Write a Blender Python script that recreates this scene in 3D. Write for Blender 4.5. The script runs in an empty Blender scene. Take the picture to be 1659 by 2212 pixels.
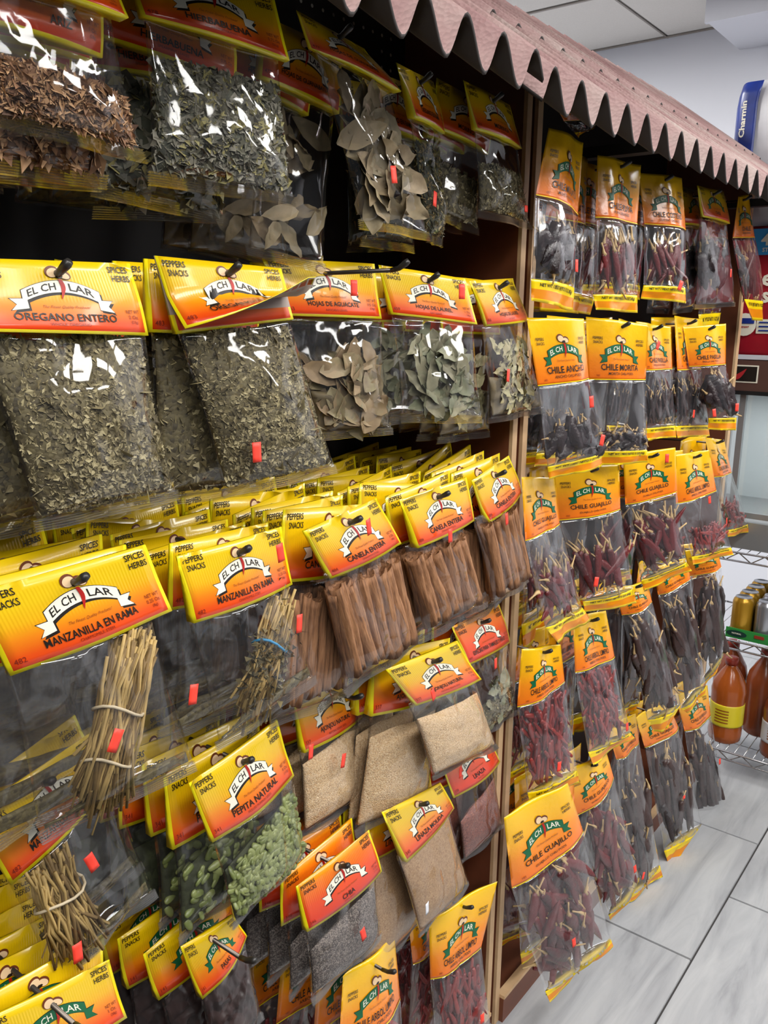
import bpy, math, random
import numpy as np
from mathutils import Matrix, Vector

# ------------------------------------------------------------------ camera, world, lights, exposure
S = bpy.context.scene
COL = S.collection
W_PX, H_PX, F_PX, CAM_H = 1659.0, 2212.0, 1824.0, 1.5
YAW, PITCH, ROLL = math.radians(52.15), math.radians(13.02), math.radians(0.65)
fwd = np.array([math.sin(YAW)*math.cos(PITCH), math.cos(YAW)*math.cos(PITCH), -math.sin(PITCH)])
rgt = np.array([math.cos(YAW), -math.sin(YAW), 0.0]); upv = np.cross(rgt, fwd)
c_, s_ = math.cos(ROLL), math.sin(ROLL)
CR, CU = c_*rgt + s_*upv, -s_*rgt + c_*upv
CAM = np.array([0.0, 0.0, CAM_H])
cd = bpy.data.cameras.new('camera'); cam = bpy.data.objects.new('camera', cd); COL.objects.link(cam)
cd.sensor_fit = 'VERTICAL'; cd.sensor_height = 36.0; cd.lens = 36.0*F_PX/H_PX; cd.clip_start = 0.02
cam.matrix_world = Matrix(((CR[0], CU[0], -fwd[0], 0), (CR[1], CU[1], -fwd[1], 0), (CR[2], CU[2], -fwd[2], CAM_H), (0, 0, 0, 1)))
S.camera = cam
wd = bpy.data.worlds.new('world'); S.world = wd; wd.use_nodes = True
wd.node_tree.nodes['Background'].inputs[0].default_value = (0.86, 0.92, 1.0, 1)
wd.node_tree.nodes['Background'].inputs[1].default_value = 0.14
S.view_settings.view_transform = 'Standard'; S.view_settings.look = 'None'
S.view_settings.exposure = 0.0; S.view_settings.gamma = 1.0; S.view_settings.use_curve_mapping = False
S.cycles.use_denoising = True; S.cycles.max_bounces = 4; S.cycles.transparent_max_bounces = 16; S.cycles.use_adaptive_sampling = True; S.cycles.adaptive_threshold = 0.05
S.cycles.diffuse_bounces = 2; S.cycles.glossy_bounces = 2; S.cycles.caustics_reflective = False; S.cycles.caustics_refractive = False
S.cycles.sample_clamp_indirect = 3.0

def area(name, loc, sx, sy, power, rot=(0, 0, 0), col=(1, 0.98, 0.95)):
    l = bpy.data.lights.new(name, 'AREA'); l.shape = 'RECTANGLE'; l.size = sx; l.size_y = sy; l.energy = power; l.color = col
    o = bpy.data.objects.new(name, l); COL.objects.link(o); o.location = loc; o.rotation_euler = rot
    return o
# fluorescent troffers over the aisle; last two added behind rack to brighten wall
for (lx, ly) in ((0.2, -0.55), (1.9, -0.55), (3.3, -0.5), (-1.3, -1.2), (0.9, -2.0), (2.7, -2.0), (2.4, 2.1), (0.8, 2.0)):
    area('troffer_or_wall_fill', (lx, ly, 2.66), 1.2, 0.45, 35 if ly < 1 else 56)

# ------------------------------------------------------------------ pixel helpers: a pixel of the photograph on a real plane
def ray(x, y):
    return CR*((x-829.5)/F_PX) - CU*((y-1106.0)/F_PX) + fwd
def onP(x, y, p0, n):
    d = ray(x, y); return CAM + d*(np.dot(p0-CAM, n)/np.dot(d, n))
def onY(x, y, Y): d = ray(x, y); return CAM + d*(Y/d[1])
def onX(x, y, X): d = ray(x, y); return CAM + d*(X/d[0])
def onZ(x, y, z=0.0): d = ray(x, y); return CAM + d*((z-CAM_H)/d[2])

# ------------------------------------------------------------------ materials
def srgb(r, g, b):
    f = lambda c: (c/12.92 if c <= 0.04045 else ((c+0.055)/1.055)**2.4)
    return (f(r/255), f(g/255), f(b/255), 1)
class NT:
    def __init__(s, name):
        s.m = bpy.data.materials.new(name); s.m.use_nodes = True; s.t = s.m.node_tree; s.n = s.t.nodes; s.l = s.t.links
        s.b = s.n['Principled BSDF']; s.out = s.n['Material Output']
    def add(s, ty, **kw):
        o = s.n.new(ty)
        for k, v in kw.items(): setattr(o, k, v)
        return o
    def link(s, a, b): s.l.new(a, b)
    def ramp(s, fac, stops):
        r = s.add('ShaderNodeValToRGB'); e = r.color_ramp.elements
        while len(e) < len(stops): e.new(0.5)
        for q, (p, c) in zip(e, stops): q.position = p; q.color = c
        s.link(fac, r.inputs[0]); return r.outputs[0]
    def noise(s, scale, detail=3, rough=.55, vec=None):
        n = s.add('ShaderNodeTexNoise'); n.inputs['Scale'].default_value = scale; n.inputs['Detail'].default_value = detail; n.inputs['Roughness'].default_value = rough
        if vec is None: vec = s.add('ShaderNodeTexCoord').outputs['Object']
        s.link(vec, n.inputs['Vector']); return n
    def bump(s, h, strength=.3, dist=.001):
        b = s.add('ShaderNodeBump'); b.inputs['Strength'].default_value = strength; b.inputs['Distance'].default_value = dist
        s.link(h, b.inputs['Height']); s.link(b.outputs[0], s.b.inputs['Normal'])
def plain(name, col, rough=.5, metal=0, spec=.5, var=0.0, vscale=40):
    t = NT(name); t.b.inputs['Roughness'].default_value = rough; t.b.inputs['Metallic'].default_value = metal
    t.b.inputs['Specular IOR Level'].default_value = spec
    if var:
        n = t.noise(vscale)
        lo = tuple(c*(1-var) for c in col[:3])+(1,); hi = tuple(min(1, c*(1+var)) for c in col[:3])+(1,)
        t.link(t.ramp(n.outputs[0], [(.3, lo), (.7, hi)]), t.b.inputs['Base Color'])
    else: t.b.inputs['Base Color'].default_value = col
    return t.m
def film(name, tint=(.97, .97, .97, 1), gl=1.0, rough=.06, haze=.0, hazecol=(.8, .8, .85, 1)):
    t = NT(name); t.n.remove(t.b)
    tr = t.add('ShaderNodeBsdfTransparent'); tr.inputs[0].default_value = tint
    g = t.add('ShaderNodeBsdfGlossy'); g.inputs['Roughness'].default_value = rough; g.inputs[0].default_value = (1, 1, 1, 1)
    lw0 = t.add('ShaderNodeLayerWeight'); lw0.inputs['Blend'].default_value = .5
    pw = t.add('ShaderNodeMath', operation='POWER'); t.link(lw0.outputs['Facing'], pw.inputs[0]); pw.inputs[1].default_value = 4.0
    lw = t.add('ShaderNodeMath', operation='MULTIPLY_ADD'); t.link(pw.outputs[0], lw.inputs[0]); lw.inputs[1].default_value = .55; lw.inputs[2].default_value = .045
    mu = t.add('ShaderNodeMath', operation='MULTIPLY'); mu.inputs[1].default_value = gl; mu.use_clamp = True
    t.link(lw.outputs[0], mu.inputs[0])
    mx = t.add('ShaderNodeMixShader'); t.link(mu.outputs[0], mx.inputs[0])
    if haze > 0:
        df = t.add('ShaderNodeBsdfDiffuse'); df.inputs[0].default_value = hazecol
        m2 = t.add('ShaderNodeMixShader'); m2.inputs[0].default_value = haze
        t.link(tr.outputs[0], m2.inputs[1]); t.link(df.outputs[0], m2.inputs[2]); t.link(m2.outputs[0], mx.inputs[1])
    else: t.link(tr.outputs[0], mx.inputs[1])
    t.link(g.outputs[0], mx.inputs[2]); t.link(mx.outputs[0], t.out.inputs[0])
    return t.m
def card_mat(name, stops, border, rough=.28):
    """printed card: vertical print gradient with a yellow rim, embossed ribs in the upper half"""
    t = NT(name); uv = t.add('ShaderNodeUVMap'); sp = t.add('ShaderNodeSeparateXYZ'); t.link(uv.outputs[0], sp.inputs[0])
    col = t.ramp(sp.outputs[1], stops)
    if border:
        def m(op, a, b):
            q = t.add('ShaderNodeMath', operation=op)
            for i, v in enumerate((a, b)):
                if isinstance(v, (int, float)): q.inputs[i].default_value = v
                else: t.link(v, q.inputs[i])
            return q.outputs[0]
        bw = .022
        a = m('MAXIMUM', m('LESS_THAN', sp.outputs[0], bw), m('GREATER_THAN', sp.outputs[0], 1-bw))
        a = m('MAXIMUM', a, m('LESS_THAN', sp.outputs[1], bw*1.9))
        mx = t.add('ShaderNodeMix', data_type='RGBA'); t.link(a, mx.inputs[0]); t.link(col, mx.inputs[6]); mx.inputs[7].default_value = border
        col = mx.outputs[2]
        wv = t.add('ShaderNodeTexWave'); wv.inputs['Scale'].default_value = 16; t.link(uv.outputs[0], wv.inputs[0])
        gate = t.ramp(sp.outputs[1], [(.42, (0, 0, 0, 1)), (.5, (1, 1, 1, 1)), (.86, (1, 1, 1, 1)), (.9, (0, 0, 0, 1))])
        mm = m('MULTIPLY', wv.outputs[1], gate)
        t.bump(mm, .25, .0006)
    else:
        n = t.noise(120, 3); t.bump(n.outputs[0], .2, .002)
    t.link(col, t.b.inputs['Base Color']); t.b.inputs['Roughness'].default_value = rough
    t.b.inputs['Coat Weight'].default_value = .4; t.b.inputs['Coat Roughness'].default_value = .1
    return t.m
def speckle(name, cols, scale, bump=.5, dist=.0012, rough=.7):
    t = NT(name); tc = t.add('ShaderNodeTexCoord')
    v = t.add('ShaderNodeTexVoronoi'); v.inputs['Scale'].default_value = scale; t.link(tc.outputs['Object'], v.inputs['Vector'])
    sp = t.add('ShaderNodeSeparateXYZ'); t.link(v.outputs['Color'], sp.inputs[0])
    st = [(i/(len(cols)-1), c) for i, c in enumerate(cols)]
    t.link(t.ramp(sp.outputs[0], st), t.b.inputs['Base Color'])
    inv = t.add('ShaderNodeMath', operation='SUBTRACT'); inv.inputs[0].default_value = 1; t.link(v.outputs['Distance'], inv.inputs[1])
    t.bump(inv.outputs[0], bump, dist); t.b.inputs['Roughness'].default_value = rough
    return t.m

Y1, Y2, OR, RD = srgb(236, 196, 8), srgb(238, 178, 10), srgb(234, 128, 16), srgb(222, 66, 16)
M = {}
M['film'] = film('clear_film', gl=1.05, rough=.06, haze=.006)
M['film2'] = film('clear_film_hazy', gl=1.5, rough=.08, haze=.028, hazecol=(.72, .72, .8, 1))
M['seal'] = film('heat_seal_film', tint=(.96, .96, .96, 1), gl=1.6, rough=.12, haze=.04, hazecol=(.75, .76, .78, 1))
M['card'] = card_mat('yellow_orange_card', [(0, srgb(218, 50, 12)), (.16, srgb(224, 78, 14)), (.36, srgb(230, 130, 14)), (.54, srgb(228, 172, 10)), (.72, srgb(226, 186, 8)), (1, srgb(224, 188, 8))], srgb(250, 232, 20))
M['card_hot'] = card_mat('orange_red_card', [(0, srgb(206, 34, 10)), (.45, srgb(226, 72, 14)), (.8, srgb(232, 118, 14)), (1, srgb(236, 160, 16))], srgb(250, 232, 20))
M['card_in'] = plain('card_inside', srgb(176, 160, 150), .6)
M['panel'] = card_mat('printed_yellow_film', [(0, srgb(236, 112, 20)), (.35, srgb(240, 140, 22)), (.62, srgb(244, 178, 16)), (1, srgb(246, 198, 12))], None, .22)
M['band'] = plain('yellow_band_film', srgb(244, 210, 14), .22)
M['band2'] = plain('orange_band_film', srgb(228, 138, 18), .22)
M['ink'] = plain('black_ink', srgb(26, 20, 16), .4)
M['ink_red'] = plain('dark_red_ink', srgb(120, 30, 10), .4)
M['ink_brown'] = plain('brown_ink', srgb(150, 76, 16), .4)
M['white'] = plain('white_print', srgb(238, 234, 216), .35)
M['green'] = plain('green_print', srgb(10, 96, 58), .35)
M['chili'] = plain('red_print', srgb(176, 26, 18), .35)
M['hat'] = plain('cream_print', srgb(232, 200, 158), .4)
M['hatrim'] = plain('brown_print', srgb(106, 52, 26), .4)
M['sticker'] = plain('orange_red_sticker', srgb(255, 70, 52), .5)
M['stickerw'] = plain('white_sticker', srgb(226, 228, 236), .5)
M['hook'] = plain('dark_steel', srgb(92, 84, 76), .32, .8)
M['cap'] = plain('black_rubber', srgb(44, 42, 40), .35)
def leafy(n, cols, sc=60):
    t = NT(n); nz = t.noise(sc, 4); oi = t.add('ShaderNodeObjectInfo')
    a = t.add('ShaderNodeMath', operation='MULTIPLY_ADD'); a.inputs[1].default_value = .5; t.link(oi.outputs['Random'], a.inputs[0])
    b = t.add('ShaderNodeMath', operation='MULTIPLY'); b.inputs[1].default_value = .5; t.link(nz.outputs[0], b.inputs[0]); t.link(b.outputs[0], a.inputs[2])
    t.link(t.ramp(a.outputs[0], [(.15+.7*i/(len(cols)-1), c) for i, c in enumerate(cols)]), t.b.inputs['Base Color'])
    t.b.inputs['Roughness'].default_value = .6; t.bump(nz.outputs[0], .3, .001)
    return t.m
M['bay'] = leafy('bay_leaf', [srgb(104, 102, 80), srgb(140, 134, 108), srgb(118, 122, 96), srgb(158, 148, 120)])
M['bay2'] = leafy('dry_bay_leaf', [srgb(140, 128, 92), srgb(166, 156, 116), srgb(150, 146, 106)])
M['avocado'] = leafy('avocado_leaf', [srgb(122, 100, 74), srgb(150, 128, 96), srgb(140, 130, 96), srgb(112, 90, 72)])
M['soursop'] = leafy('soursop_leaf', [srgb(104, 86, 62), srgb(140, 122, 92), srgb(118, 106, 80), srgb(154, 138, 106)])
M['herb1'] = plain('herb_flake_light', srgb(162, 150, 112), .7, var=.2); M['herb2'] = plain('herb_flake_mid', srgb(124, 112, 78), .7, var=.2)
M['herb3'] = plain('herb_flake_dark', srgb(86, 76, 52), .7, var=.2); M['herb4'] = plain('herb_stalk', srgb(168, 146, 100), .7)
M['mint1'] = plain('mint_leaf_grey', srgb(126, 122, 108), .7, var=.2); M['mint2'] = plain('mint_leaf_green', srgb(96, 94, 78), .7, var=.2)
M['mint3'] = plain('mint_leaf_dark', srgb(66, 64, 54), .7, var=.2); M['mint4'] = plain('mint_leaf_olive', srgb(140, 132, 84), .7, var=.2)
M['chip1'] = plain('bark_chip_tan', srgb(170, 132, 94), .7, var=.2); M['chip2'] = plain('bark_chip_brown', srgb(124, 88, 60), .7, var=.2); M['chip3'] = plain('bark_chip_dark', srgb(84, 58, 40), .7, var=.2)
M['mass_herb'] = speckle('herb_mass', [srgb(58, 50, 32), srgb(104, 94, 62), srgb(84, 74, 48)], 260, .6)
M['mass_mint'] = speckle('mint_mass', [srgb(40, 42, 32), srgb(70, 72, 54), srgb(56, 58, 42)], 160, .6)
M['mass_chip'] = speckle('bark_mass', [srgb(70, 42, 28), srgb(130, 88, 58), srgb(100, 64, 42)], 160, .6)
M['mass_leaf'] = speckle('leaf_mass', [srgb(70, 60, 42), srgb(120, 106, 78), srgb(96, 84, 60)], 70, .6)
M['sesame'] = speckle('sesame_seed', [srgb(214, 182, 140), srgb(196, 160, 116), srgb(226, 200, 162), srgb(170, 134, 94)], 620, .8, .0012)
M['chia'] = speckle('chia_seed', [srgb(52, 46, 44), srgb(88, 78, 74), srgb(140, 130, 122), srgb(62, 54, 52)], 640, .8, .001)
M['linseed'] = speckle('flax_seed', [srgb(128, 70, 56), srgb(96, 50, 42), srgb(150, 92, 74)], 480, .8, .001, .4)
M['flaxmeal'] = speckle('ground_flax', [srgb(166, 132, 96), srgb(150, 116, 82), srgb(178, 146, 108), srgb(132, 98, 68)], 520, .25, .0006)
M['pepita'] = leafy('pumpkin_seed', [srgb(88, 98, 52), srgb(112, 122, 70), srgb(134, 142, 88), srgb(104, 110, 62)], 40)
M['pepita'].node_tree.nodes['Principled BSDF'].inputs['Roughness'].default_value = .34
M['mass_pepita'] = speckle('pumpkin_seed_mass', [srgb(40, 44, 24), srgb(62, 68, 40)], 140, .6)
t = NT('cinnamon_bark'); tc = t.add('ShaderNodeTexCoord'); mp = t.add('ShaderNodeMapping'); mp.inputs['Scale'].default_value = (1, 1, .09); t.link(tc.outputs['Object'], mp.inputs[0])
n_ = t.noise(420, 4, .6, mp.outputs[0]); t.link(t.ramp(n_.outputs[0], [(.3, srgb(92, 58, 36)), (.45, srgb(134, 92, 60)), (.6, srgb(158, 112, 76)), (.75, srgb(176, 132, 94))]), t.b.inputs['Base Color']); t.b.inputs['Roughness'].default_value = .75; t.bump(n_.outputs[0], .6, .002)
M['cinnamon'] = t.m
M['stem'] = plain('chamomile_stem', srgb(176, 148, 92), .65, var=.25, vscale=60)
M['stem2'] = plain('chamomile_stem_dark', srgb(120, 96, 56), .65, var=.25, vscale=60)
M['twine'] = plain('pale_string', srgb(196, 180, 150), .5); M['blue_tie'] = plain('blue_tie', srgb(50, 140, 190), .5)
M['raisin'] = speckle('raisin_mass', [srgb(34, 24, 24), srgb(58, 40, 38), srgb(44, 32, 30)], 60, .9, .003, .35)
def podmat(n, lo, hi, rough=.32):
    t = NT(n); nz = t.noise(40, 4); oi = t.add('ShaderNodeObjectInfo'); a = t.add('ShaderNodeMath', operation='ADD')
    t.link(nz.outputs[0], a.inputs[0]); t.link(oi.outputs['Random'], a.inputs[1])
    t.link(t.ramp(a.outputs[0], [(.45, lo), (1, hi)]), t.b.inputs['Base Color']); t.b.inputs['Roughness'].default_value = rough
    n2 = t.noise(160, 3); t.bump(n2.outputs[0], .5, .003); return t.m
M['guajillo'] = podmat('guajillo_pod', srgb(56, 20, 22), srgb(104, 34, 36)); M['ancho'] = podmat('ancho_pod', srgb(26, 20, 22), srgb(50, 38, 40))
M['arbol'] = podmat('arbol_pod', srgb(84, 18, 20), srgb(136, 36, 28)); M['pasilla'] = podmat('pasilla_pod', srgb(34, 24, 24), srgb(62, 42, 38))
M['podstem'] = plain('dry_pod_stem', srgb(190, 160, 112), .6, var=.15)

# ------------------------------------------------------------------ mesh helpers
rng = np.random.default_rng(7); random.seed(7)
def mesh(name, V, Fc, mats, midx=None, smooth=True, uv=None):
    me = bpy.data.meshes.new(name); me.from_pydata([tuple(v) for v in np.asarray(V, float)], [], Fc)
    for m in (mats if isinstance(mats, (list, tuple)) else [mats]): me.materials.append(m)
    if midx is not None: me.polygons.foreach_set('material_index', np.asarray(midx, dtype=np.int32))
    me.polygons.foreach_set('use_smooth', np.full(len(me.polygons), smooth))
    if uv is not None:
        ul = me.uv_layers.new(name='UVMap'); li = np.zeros(len(me.loops), dtype=np.int32); me.loops.foreach_get('vertex_index', li)
        ul.data.foreach_set('uv', np.asarray(uv, float)[li].astype(np.float32).ravel())
    me.update(); return me
def obj(name, me, parent=None, loc=None, mat=None, kind=None, label=None):
    o = bpy.data.objects.new(name, me); COL.objects.link(o)
    if parent is not None: o.parent = parent
    if loc is not None: o.location = loc
    if mat is not None: o.matrix_local = mat
    if kind: o['kind'] = kind
    if label: o['label'] = label
    return o
def empty(name, loc, label, cat, group=None):
    o = bpy.data.objects.new(name, None); COL.objects.link(o); o.location = loc; o.empty_display_size = .02
    o['label'] = label; o['category'] = cat
    if group: o['group'] = group
    return o
def tag(o, label, cat, group=None):
    o['label'] = label; o['category'] = cat
    if group: o['group'] = group
    return o
def grid_faces(nu, nv, off=0, flip=False):
    F = []
    for j in range(nv-1):
        for i in range(nu-1):
            a = off+j*nu+i; q = (a, a+1, a+1+nu, a+nu)
            F.append(q[::-1] if flip else q)
    return F
def shell(nu, nv, front, back):
    """closed sheet pair: two grids (nv,nu,3) joined round the rim"""
    V = np.concatenate([front.reshape(-1, 3), back.reshape(-1, 3)]); n = nu*nv
    F = grid_faces(nu, nv, 0, True) + grid_faces(nu, nv, n, False)
    for i in range(nu-1):
        F.append((i, i+1, n+i+1, n+i)); k = (nv-1)*nu+i; F.append((k+1, k, n+k, n+k+1))
    for j in range(nv-1):
        a, b = j*nu, (j+1)*nu; F.append((b, a, n+a, n+b)); a += nu-1; b += nu-1; F.append((a, b, n+b, n+a))
    return V, F
class MB:
    def __init__(s): s.V = []; s.F = []; s.I = []
    def add(s, V, F, mi=0):
        o = len(s.V); s.V.extend([tuple(map(float, v)) for v in V])
        for f in F: s.F.append(tuple(o+i for i in f)); s.I.append(mi)
    def box(s, a, b, mi=0):
        (x0, y0, z0), (x1, y1, z1) = a, b
        s.add([(x0, y0, z0), (x1, y0, z0), (x1, y1, z0), (x0, y1, z0), (x0, y0, z1), (x1, y0, z1), (x1, y1, z1), (x0, y1, z1)],
              [(3, 2, 1, 0), (4, 5, 6, 7), (0, 1, 5, 4), (1, 2, 6, 5), (2, 3, 7, 6), (3, 0, 4, 7)], mi)
    def tube(s, pts, r, n=6, mi=0, cap=True):
        pts = [np.asarray(p, float) for p in pts]; k = len(pts); rs = r if isinstance(r, (list, tuple, np.ndarray)) else [r]*k
        V = []; ref = None
        for i, p in enumerate(pts):
            d = pts[min(i+1, k-1)]-pts[max(i-1, 0)]; d /= (np.linalg.norm(d)+1e-12)
            if ref is None: ref = np.cross(d, (0, 0, 1) if abs(d[2]) < .9 else (1, 0, 0))
            ref = ref-d*np.dot(ref, d); ref /= (np.linalg.norm(ref)+1e-12); e2 = np.cross(d, ref)
            for a in range(n):
                t = 2*math.pi*a/n; V.append(p+rs[i]*(math.cos(t)*ref+math.sin(t)*e2))
        F = [(i*n+a, i*n+(a+1) % n, (i+1)*n+(a+1) % n, (i+1)*n+a) for i in range(k-1) for a in range(n)]
        if cap: F += [tuple(range(n))[::-1], tuple((k-1)*n+a for a in range(n))]
        s.add(V, F, mi)
    def lathe(s, prof, c=(0, 0, 0), n=20, mi=0):
        V = []; 
        for (r, z) in prof:
            for a in range(n): t = 2*math.pi*a/n; V.append((c[0]+r*math.cos(t), c[1]+r*math.sin(t), c[2]+z))
        k = len(prof); F = [(i*n+a, i*n+(a+1) % n, (i+1)*n+(a+1) % n, (i+1)*n+a) for i in range(k-1) for a in range(n)]
        F += [tuple(range(n))[::-1], tuple((k-1)*n+a for a in range(n))]
        s.add(V, F, mi)
    def mesh(s, name, mats, smooth=False): return mesh(name, s.V, s.F, mats, s.I, smooth)
def hsh(ix, iy, seed):
    v = np.sin(ix*127.1+iy*311.7+seed*74.7)*43758.5453; return v-np.floor(v)
def vnoise(x, y, seed):
    ix, iy = np.floor(x), np.floor(y); fx, fy = x-ix, y-iy; ux, uy = fx*fx*(3-2*fx), fy*fy*(3-2*fy)
    return ((hsh(ix, iy, seed)*(1-ux)+hsh(ix+1, iy, seed)*ux)*(1-uy)+(hsh(ix, iy+1, seed)*(1-ux)+hsh(ix+1, iy+1, seed)*ux)*uy)*2-1
def crumple(x, y, seed):
    """creased film: ridged noise along stretched directions"""
    a = np.abs(vnoise(x*1.0+.4*y, y*.55-.2*x, seed)); b = np.abs(vnoise(x*2.1-.8*y, y*1.3+.7*x, seed+3)); c = np.abs(vnoise(x*4.3+1.7*y, y*2.6, seed+7))
    return (a-.35)+.42*(b-.35)+.12*(c-.35)
def unit(v): return v/(np.linalg.norm(v)+1e-12)

# ------------------------------------------------------------------ lettering and logo, drawn once in 2D and laid on each card
_tc = {}
def text2d(s, bold=0.0):
    key = (s, bold)
    if key in _tc: return _tc[key]
    c = bpy.data.curves.new('lettering', 'FONT'); c.body = s; c.size = 1.0; c.offset = bold; c.resolution_u = 2; c.space_line = .95
    o = bpy.data.objects.new('lettering', c); COL.objects.link(o)
    bpy.context.view_layer.update(); dg = bpy.context.evaluated_depsgraph_get(); me = bpy.data.meshes.new_from_object(o.evaluated_get(dg))
    V = np.array([v.co[:2] for v in me.vertices]) if len(me.vertices) else np.zeros((0, 2)); F = [tuple(p.vertices) for p in me.polygons]
    bpy.data.objects.remove(o); bpy.data.curves.remove(c); bpy.data.meshes.remove(me)
    lo, hi = V.min(0), V.max(0); _tc[key] = (V-lo, F, hi-lo); return _tc[key]
class Art:
    """flat artwork: 2D polygons with a layer height and an ink"""
    def __init__(s): s.P = []
    def poly(s, V, F, ink, lift=1): s.P.append((np.asarray(V, float), F, ink, lift))
    def text(s, t, x, y, h=None, w=None, ink='ink', al='c', bold=.02, lift=3, shear=0, bend=None, wmax=None):
        if not t.strip(): return
        V, F, d = text2d(t, bold); V = V.copy()
        sy = h/d[1] if h else None; sx = w/d[0] if w else None
        if sy is None: sy = sx
        if sx is None: sx = sy
        if wmax and d[0]*sx > wmax: sx = wmax/d[0]
        V = V*[sx, sy]; V[:, 0] += shear*V[:, 1]
        V[:, 0] += x-{'c': .5, 'l': 0, 'r': 1}[al]*d[0]*sx; V[:, 1] += y
        if bend: V[:, 1] += bend(V[:, 0])
        s.poly(V, F, ink, lift)
    def ell(s, x, y, a, b, ang, ink, lift, n=18):
        t = np.linspace(0, 2*math.pi, n, endpoint=False); p = np.stack([a*np.cos(t), b*np.sin(t)], 1); c, q = math.cos(ang), math.sin(ang)
        s.poly(p@np.array([[c, q], [-q, c]])+[x, y], [tuple(range(n))], ink, lift)
def logo(A, cx, cy, hw, th, green=False):
    rise = hw*.32; bend = lambda x: rise*(1-((x-cx)/hw)**2)
    def ribbon(g, dx, dy, ink, lift):
        n = 16; u = np.linspace(cx-hw-g, cx+hw+g, n); b = cy+bend(np.clip(u, cx-hw, cx+hw))
        V = np.concatenate([np.stack([u+dx, b-th/2-g+dy], 1), np.stack([u+dx, b+th/2+g+dy], 1)])
        A.poly(V, [(i, i+1, n+i+1, n+i) for i in range(n-1)], ink, lift)
        for sg in (-1, 1):
            x0 = cx+sg*(hw-.10*hw); x1 = cx+sg*(hw+.30*hw+g*2); y0 = cy-th*.62; 
            V = [(x0, y0-th*.42-g), (x1, y0-th*.62-g), (cx+sg*hw*1.16, y0-th*.1), (x1, y0+th*.38+g), (x0, y0+th*.42+g)]
            A.poly(np.array(V)+[dx, dy], [(0, 1, 2), (0, 2, 4), (2, 3, 4)], ink, lift-.2)
    if not green: ribbon(0, hw*.05, -th*.22, 'ink', .5)
    ribbon(hw*.016, 0, 0, 'ink', 1)
    ribbon(0, 0, 0, 'green' if green else 'white', 2)
    ink = 'white' if green else 'ink'
    A.text('EL CH', cx-hw*.5, cy-th*.30, h=th*.62, w=hw*.74, ink=ink, bend=bend, bold=.012)
    A.text('LAR', cx+hw*.52, cy-th*.30, h=th*.62, w=hw*.62, ink=ink, bend=bend, bold=.012)
    # chili standing in for the I, with the round-brimmed hat above it
    n = 9; v = np.linspace(0, 1, n); yy = cy+rise+th*.62-v*th*1.75; xx = cx+.02*hw+.05*hw*np.sin(v*4.2)-.02*hw*v; r = hw*.062*np.sqrt(np.clip(1-v, 0, 1))*(.75+.5*np.sin(v*3.1))
    V = np.concatenate([np.stack([xx-r, yy], 1), np.stack([xx+r, yy], 1)]); A.poly(V, [(i, i+1, n+i+1, n+i) for i in range(n-1)], 'chili', 4)
    hy = cy+rise+th*1.12
    A.ell(cx-hw*.13, hy+th*.12, hw*.20, th*.50, .5, 'hatrim', 3); A.ell(cx-hw*.12, hy+th*.04, hw*.165, th*.38, .5, 'hat', 4)
    A.ell(cx+hw*.16, hy-th*.10, hw*.20, th*.40, -.45, 'hatrim', 3); A.ell(cx+hw*.15, hy-th*.16, hw*.165, th*.28, -.45, 'hat', 4)
    A.ell(cx+hw*.02, hy-th*.30, hw*.10, th*.13, .1, 'ink', 5)
def card_art(p):
    A = Art(); g = p.get('green', False)
    A.text('PEPPERS', -.97, .86, h=.085, w=.34, al='l', bold=.012); A.text('SNACKS', -.93, .74, h=.085, w=.30, al='l', bold=.012)
    A.text('SPICES', .97, .86, h=.085, w=.28, al='r', bold=.012); A.text('HERBS', .97, .74, h=.085, w=.26, al='r', bold=.012)
    logo(A, 0, .50, .46, .16, g)
    A.text('The Finest Quality Products!', 0, .335, h=.05, w=.56, ink='ink_brown', shear=.4, bold=0)
    A.text(p['n'], p.get('nx', 0), .17, h=.105, bold=.016, wmax=1.2 if len(p['n']) < 20 else 1.5)
    if p.get('sub'): A.text(p['sub'], p.get('nx', 0), .105, h=.038, ink='ink_red', bold=0)
    nw = p.get('net', ('2 Oz.', '(57g)'))
    for i, l in enumerate(('NET WT',)+tuple(nw)): A.text(l, .86, .30-.075*i, h=.05, ink='ink_red', bold=0, wmax=.2)
    A.text(p.get('num', '482'), -.90, .10, h=.065, ink='ink_red', bold=0)
    return A, 2.1
def panel_art(p):
    A = Art()
    for x, a, b in ((-.40, 'PEPPERS', 'SNACKS'), (.40, 'SPICES', 'HERBS')):
        A.text(a, x, .66, h=.045, w=.16, bold=.012); A.text(b, x, .595, h=.045, w=.15, bold=.012)
    logo(A, 0, .44, .29, .13, True)
    A.text('The Finest Quality Products', 0, .33, h=.035, w=.34, ink='ink_brown', shear=.4, bold=0)
    A.text(p['n'], 0, .16, h=.105, bold=.014, wmax=.74); A.text(p['sub'], 0, .085, h=.045, bold=.008, wmax=.5)
    A.text(p.get('num', '182'), -.42, .06, h=.03, ink='ink_red', bold=0)
    return A, 1.15
LOGO_INKS = {'banner': ('white', 'green'), 'emblem': ('chili', 'hat', 'hatrim')}
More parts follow.
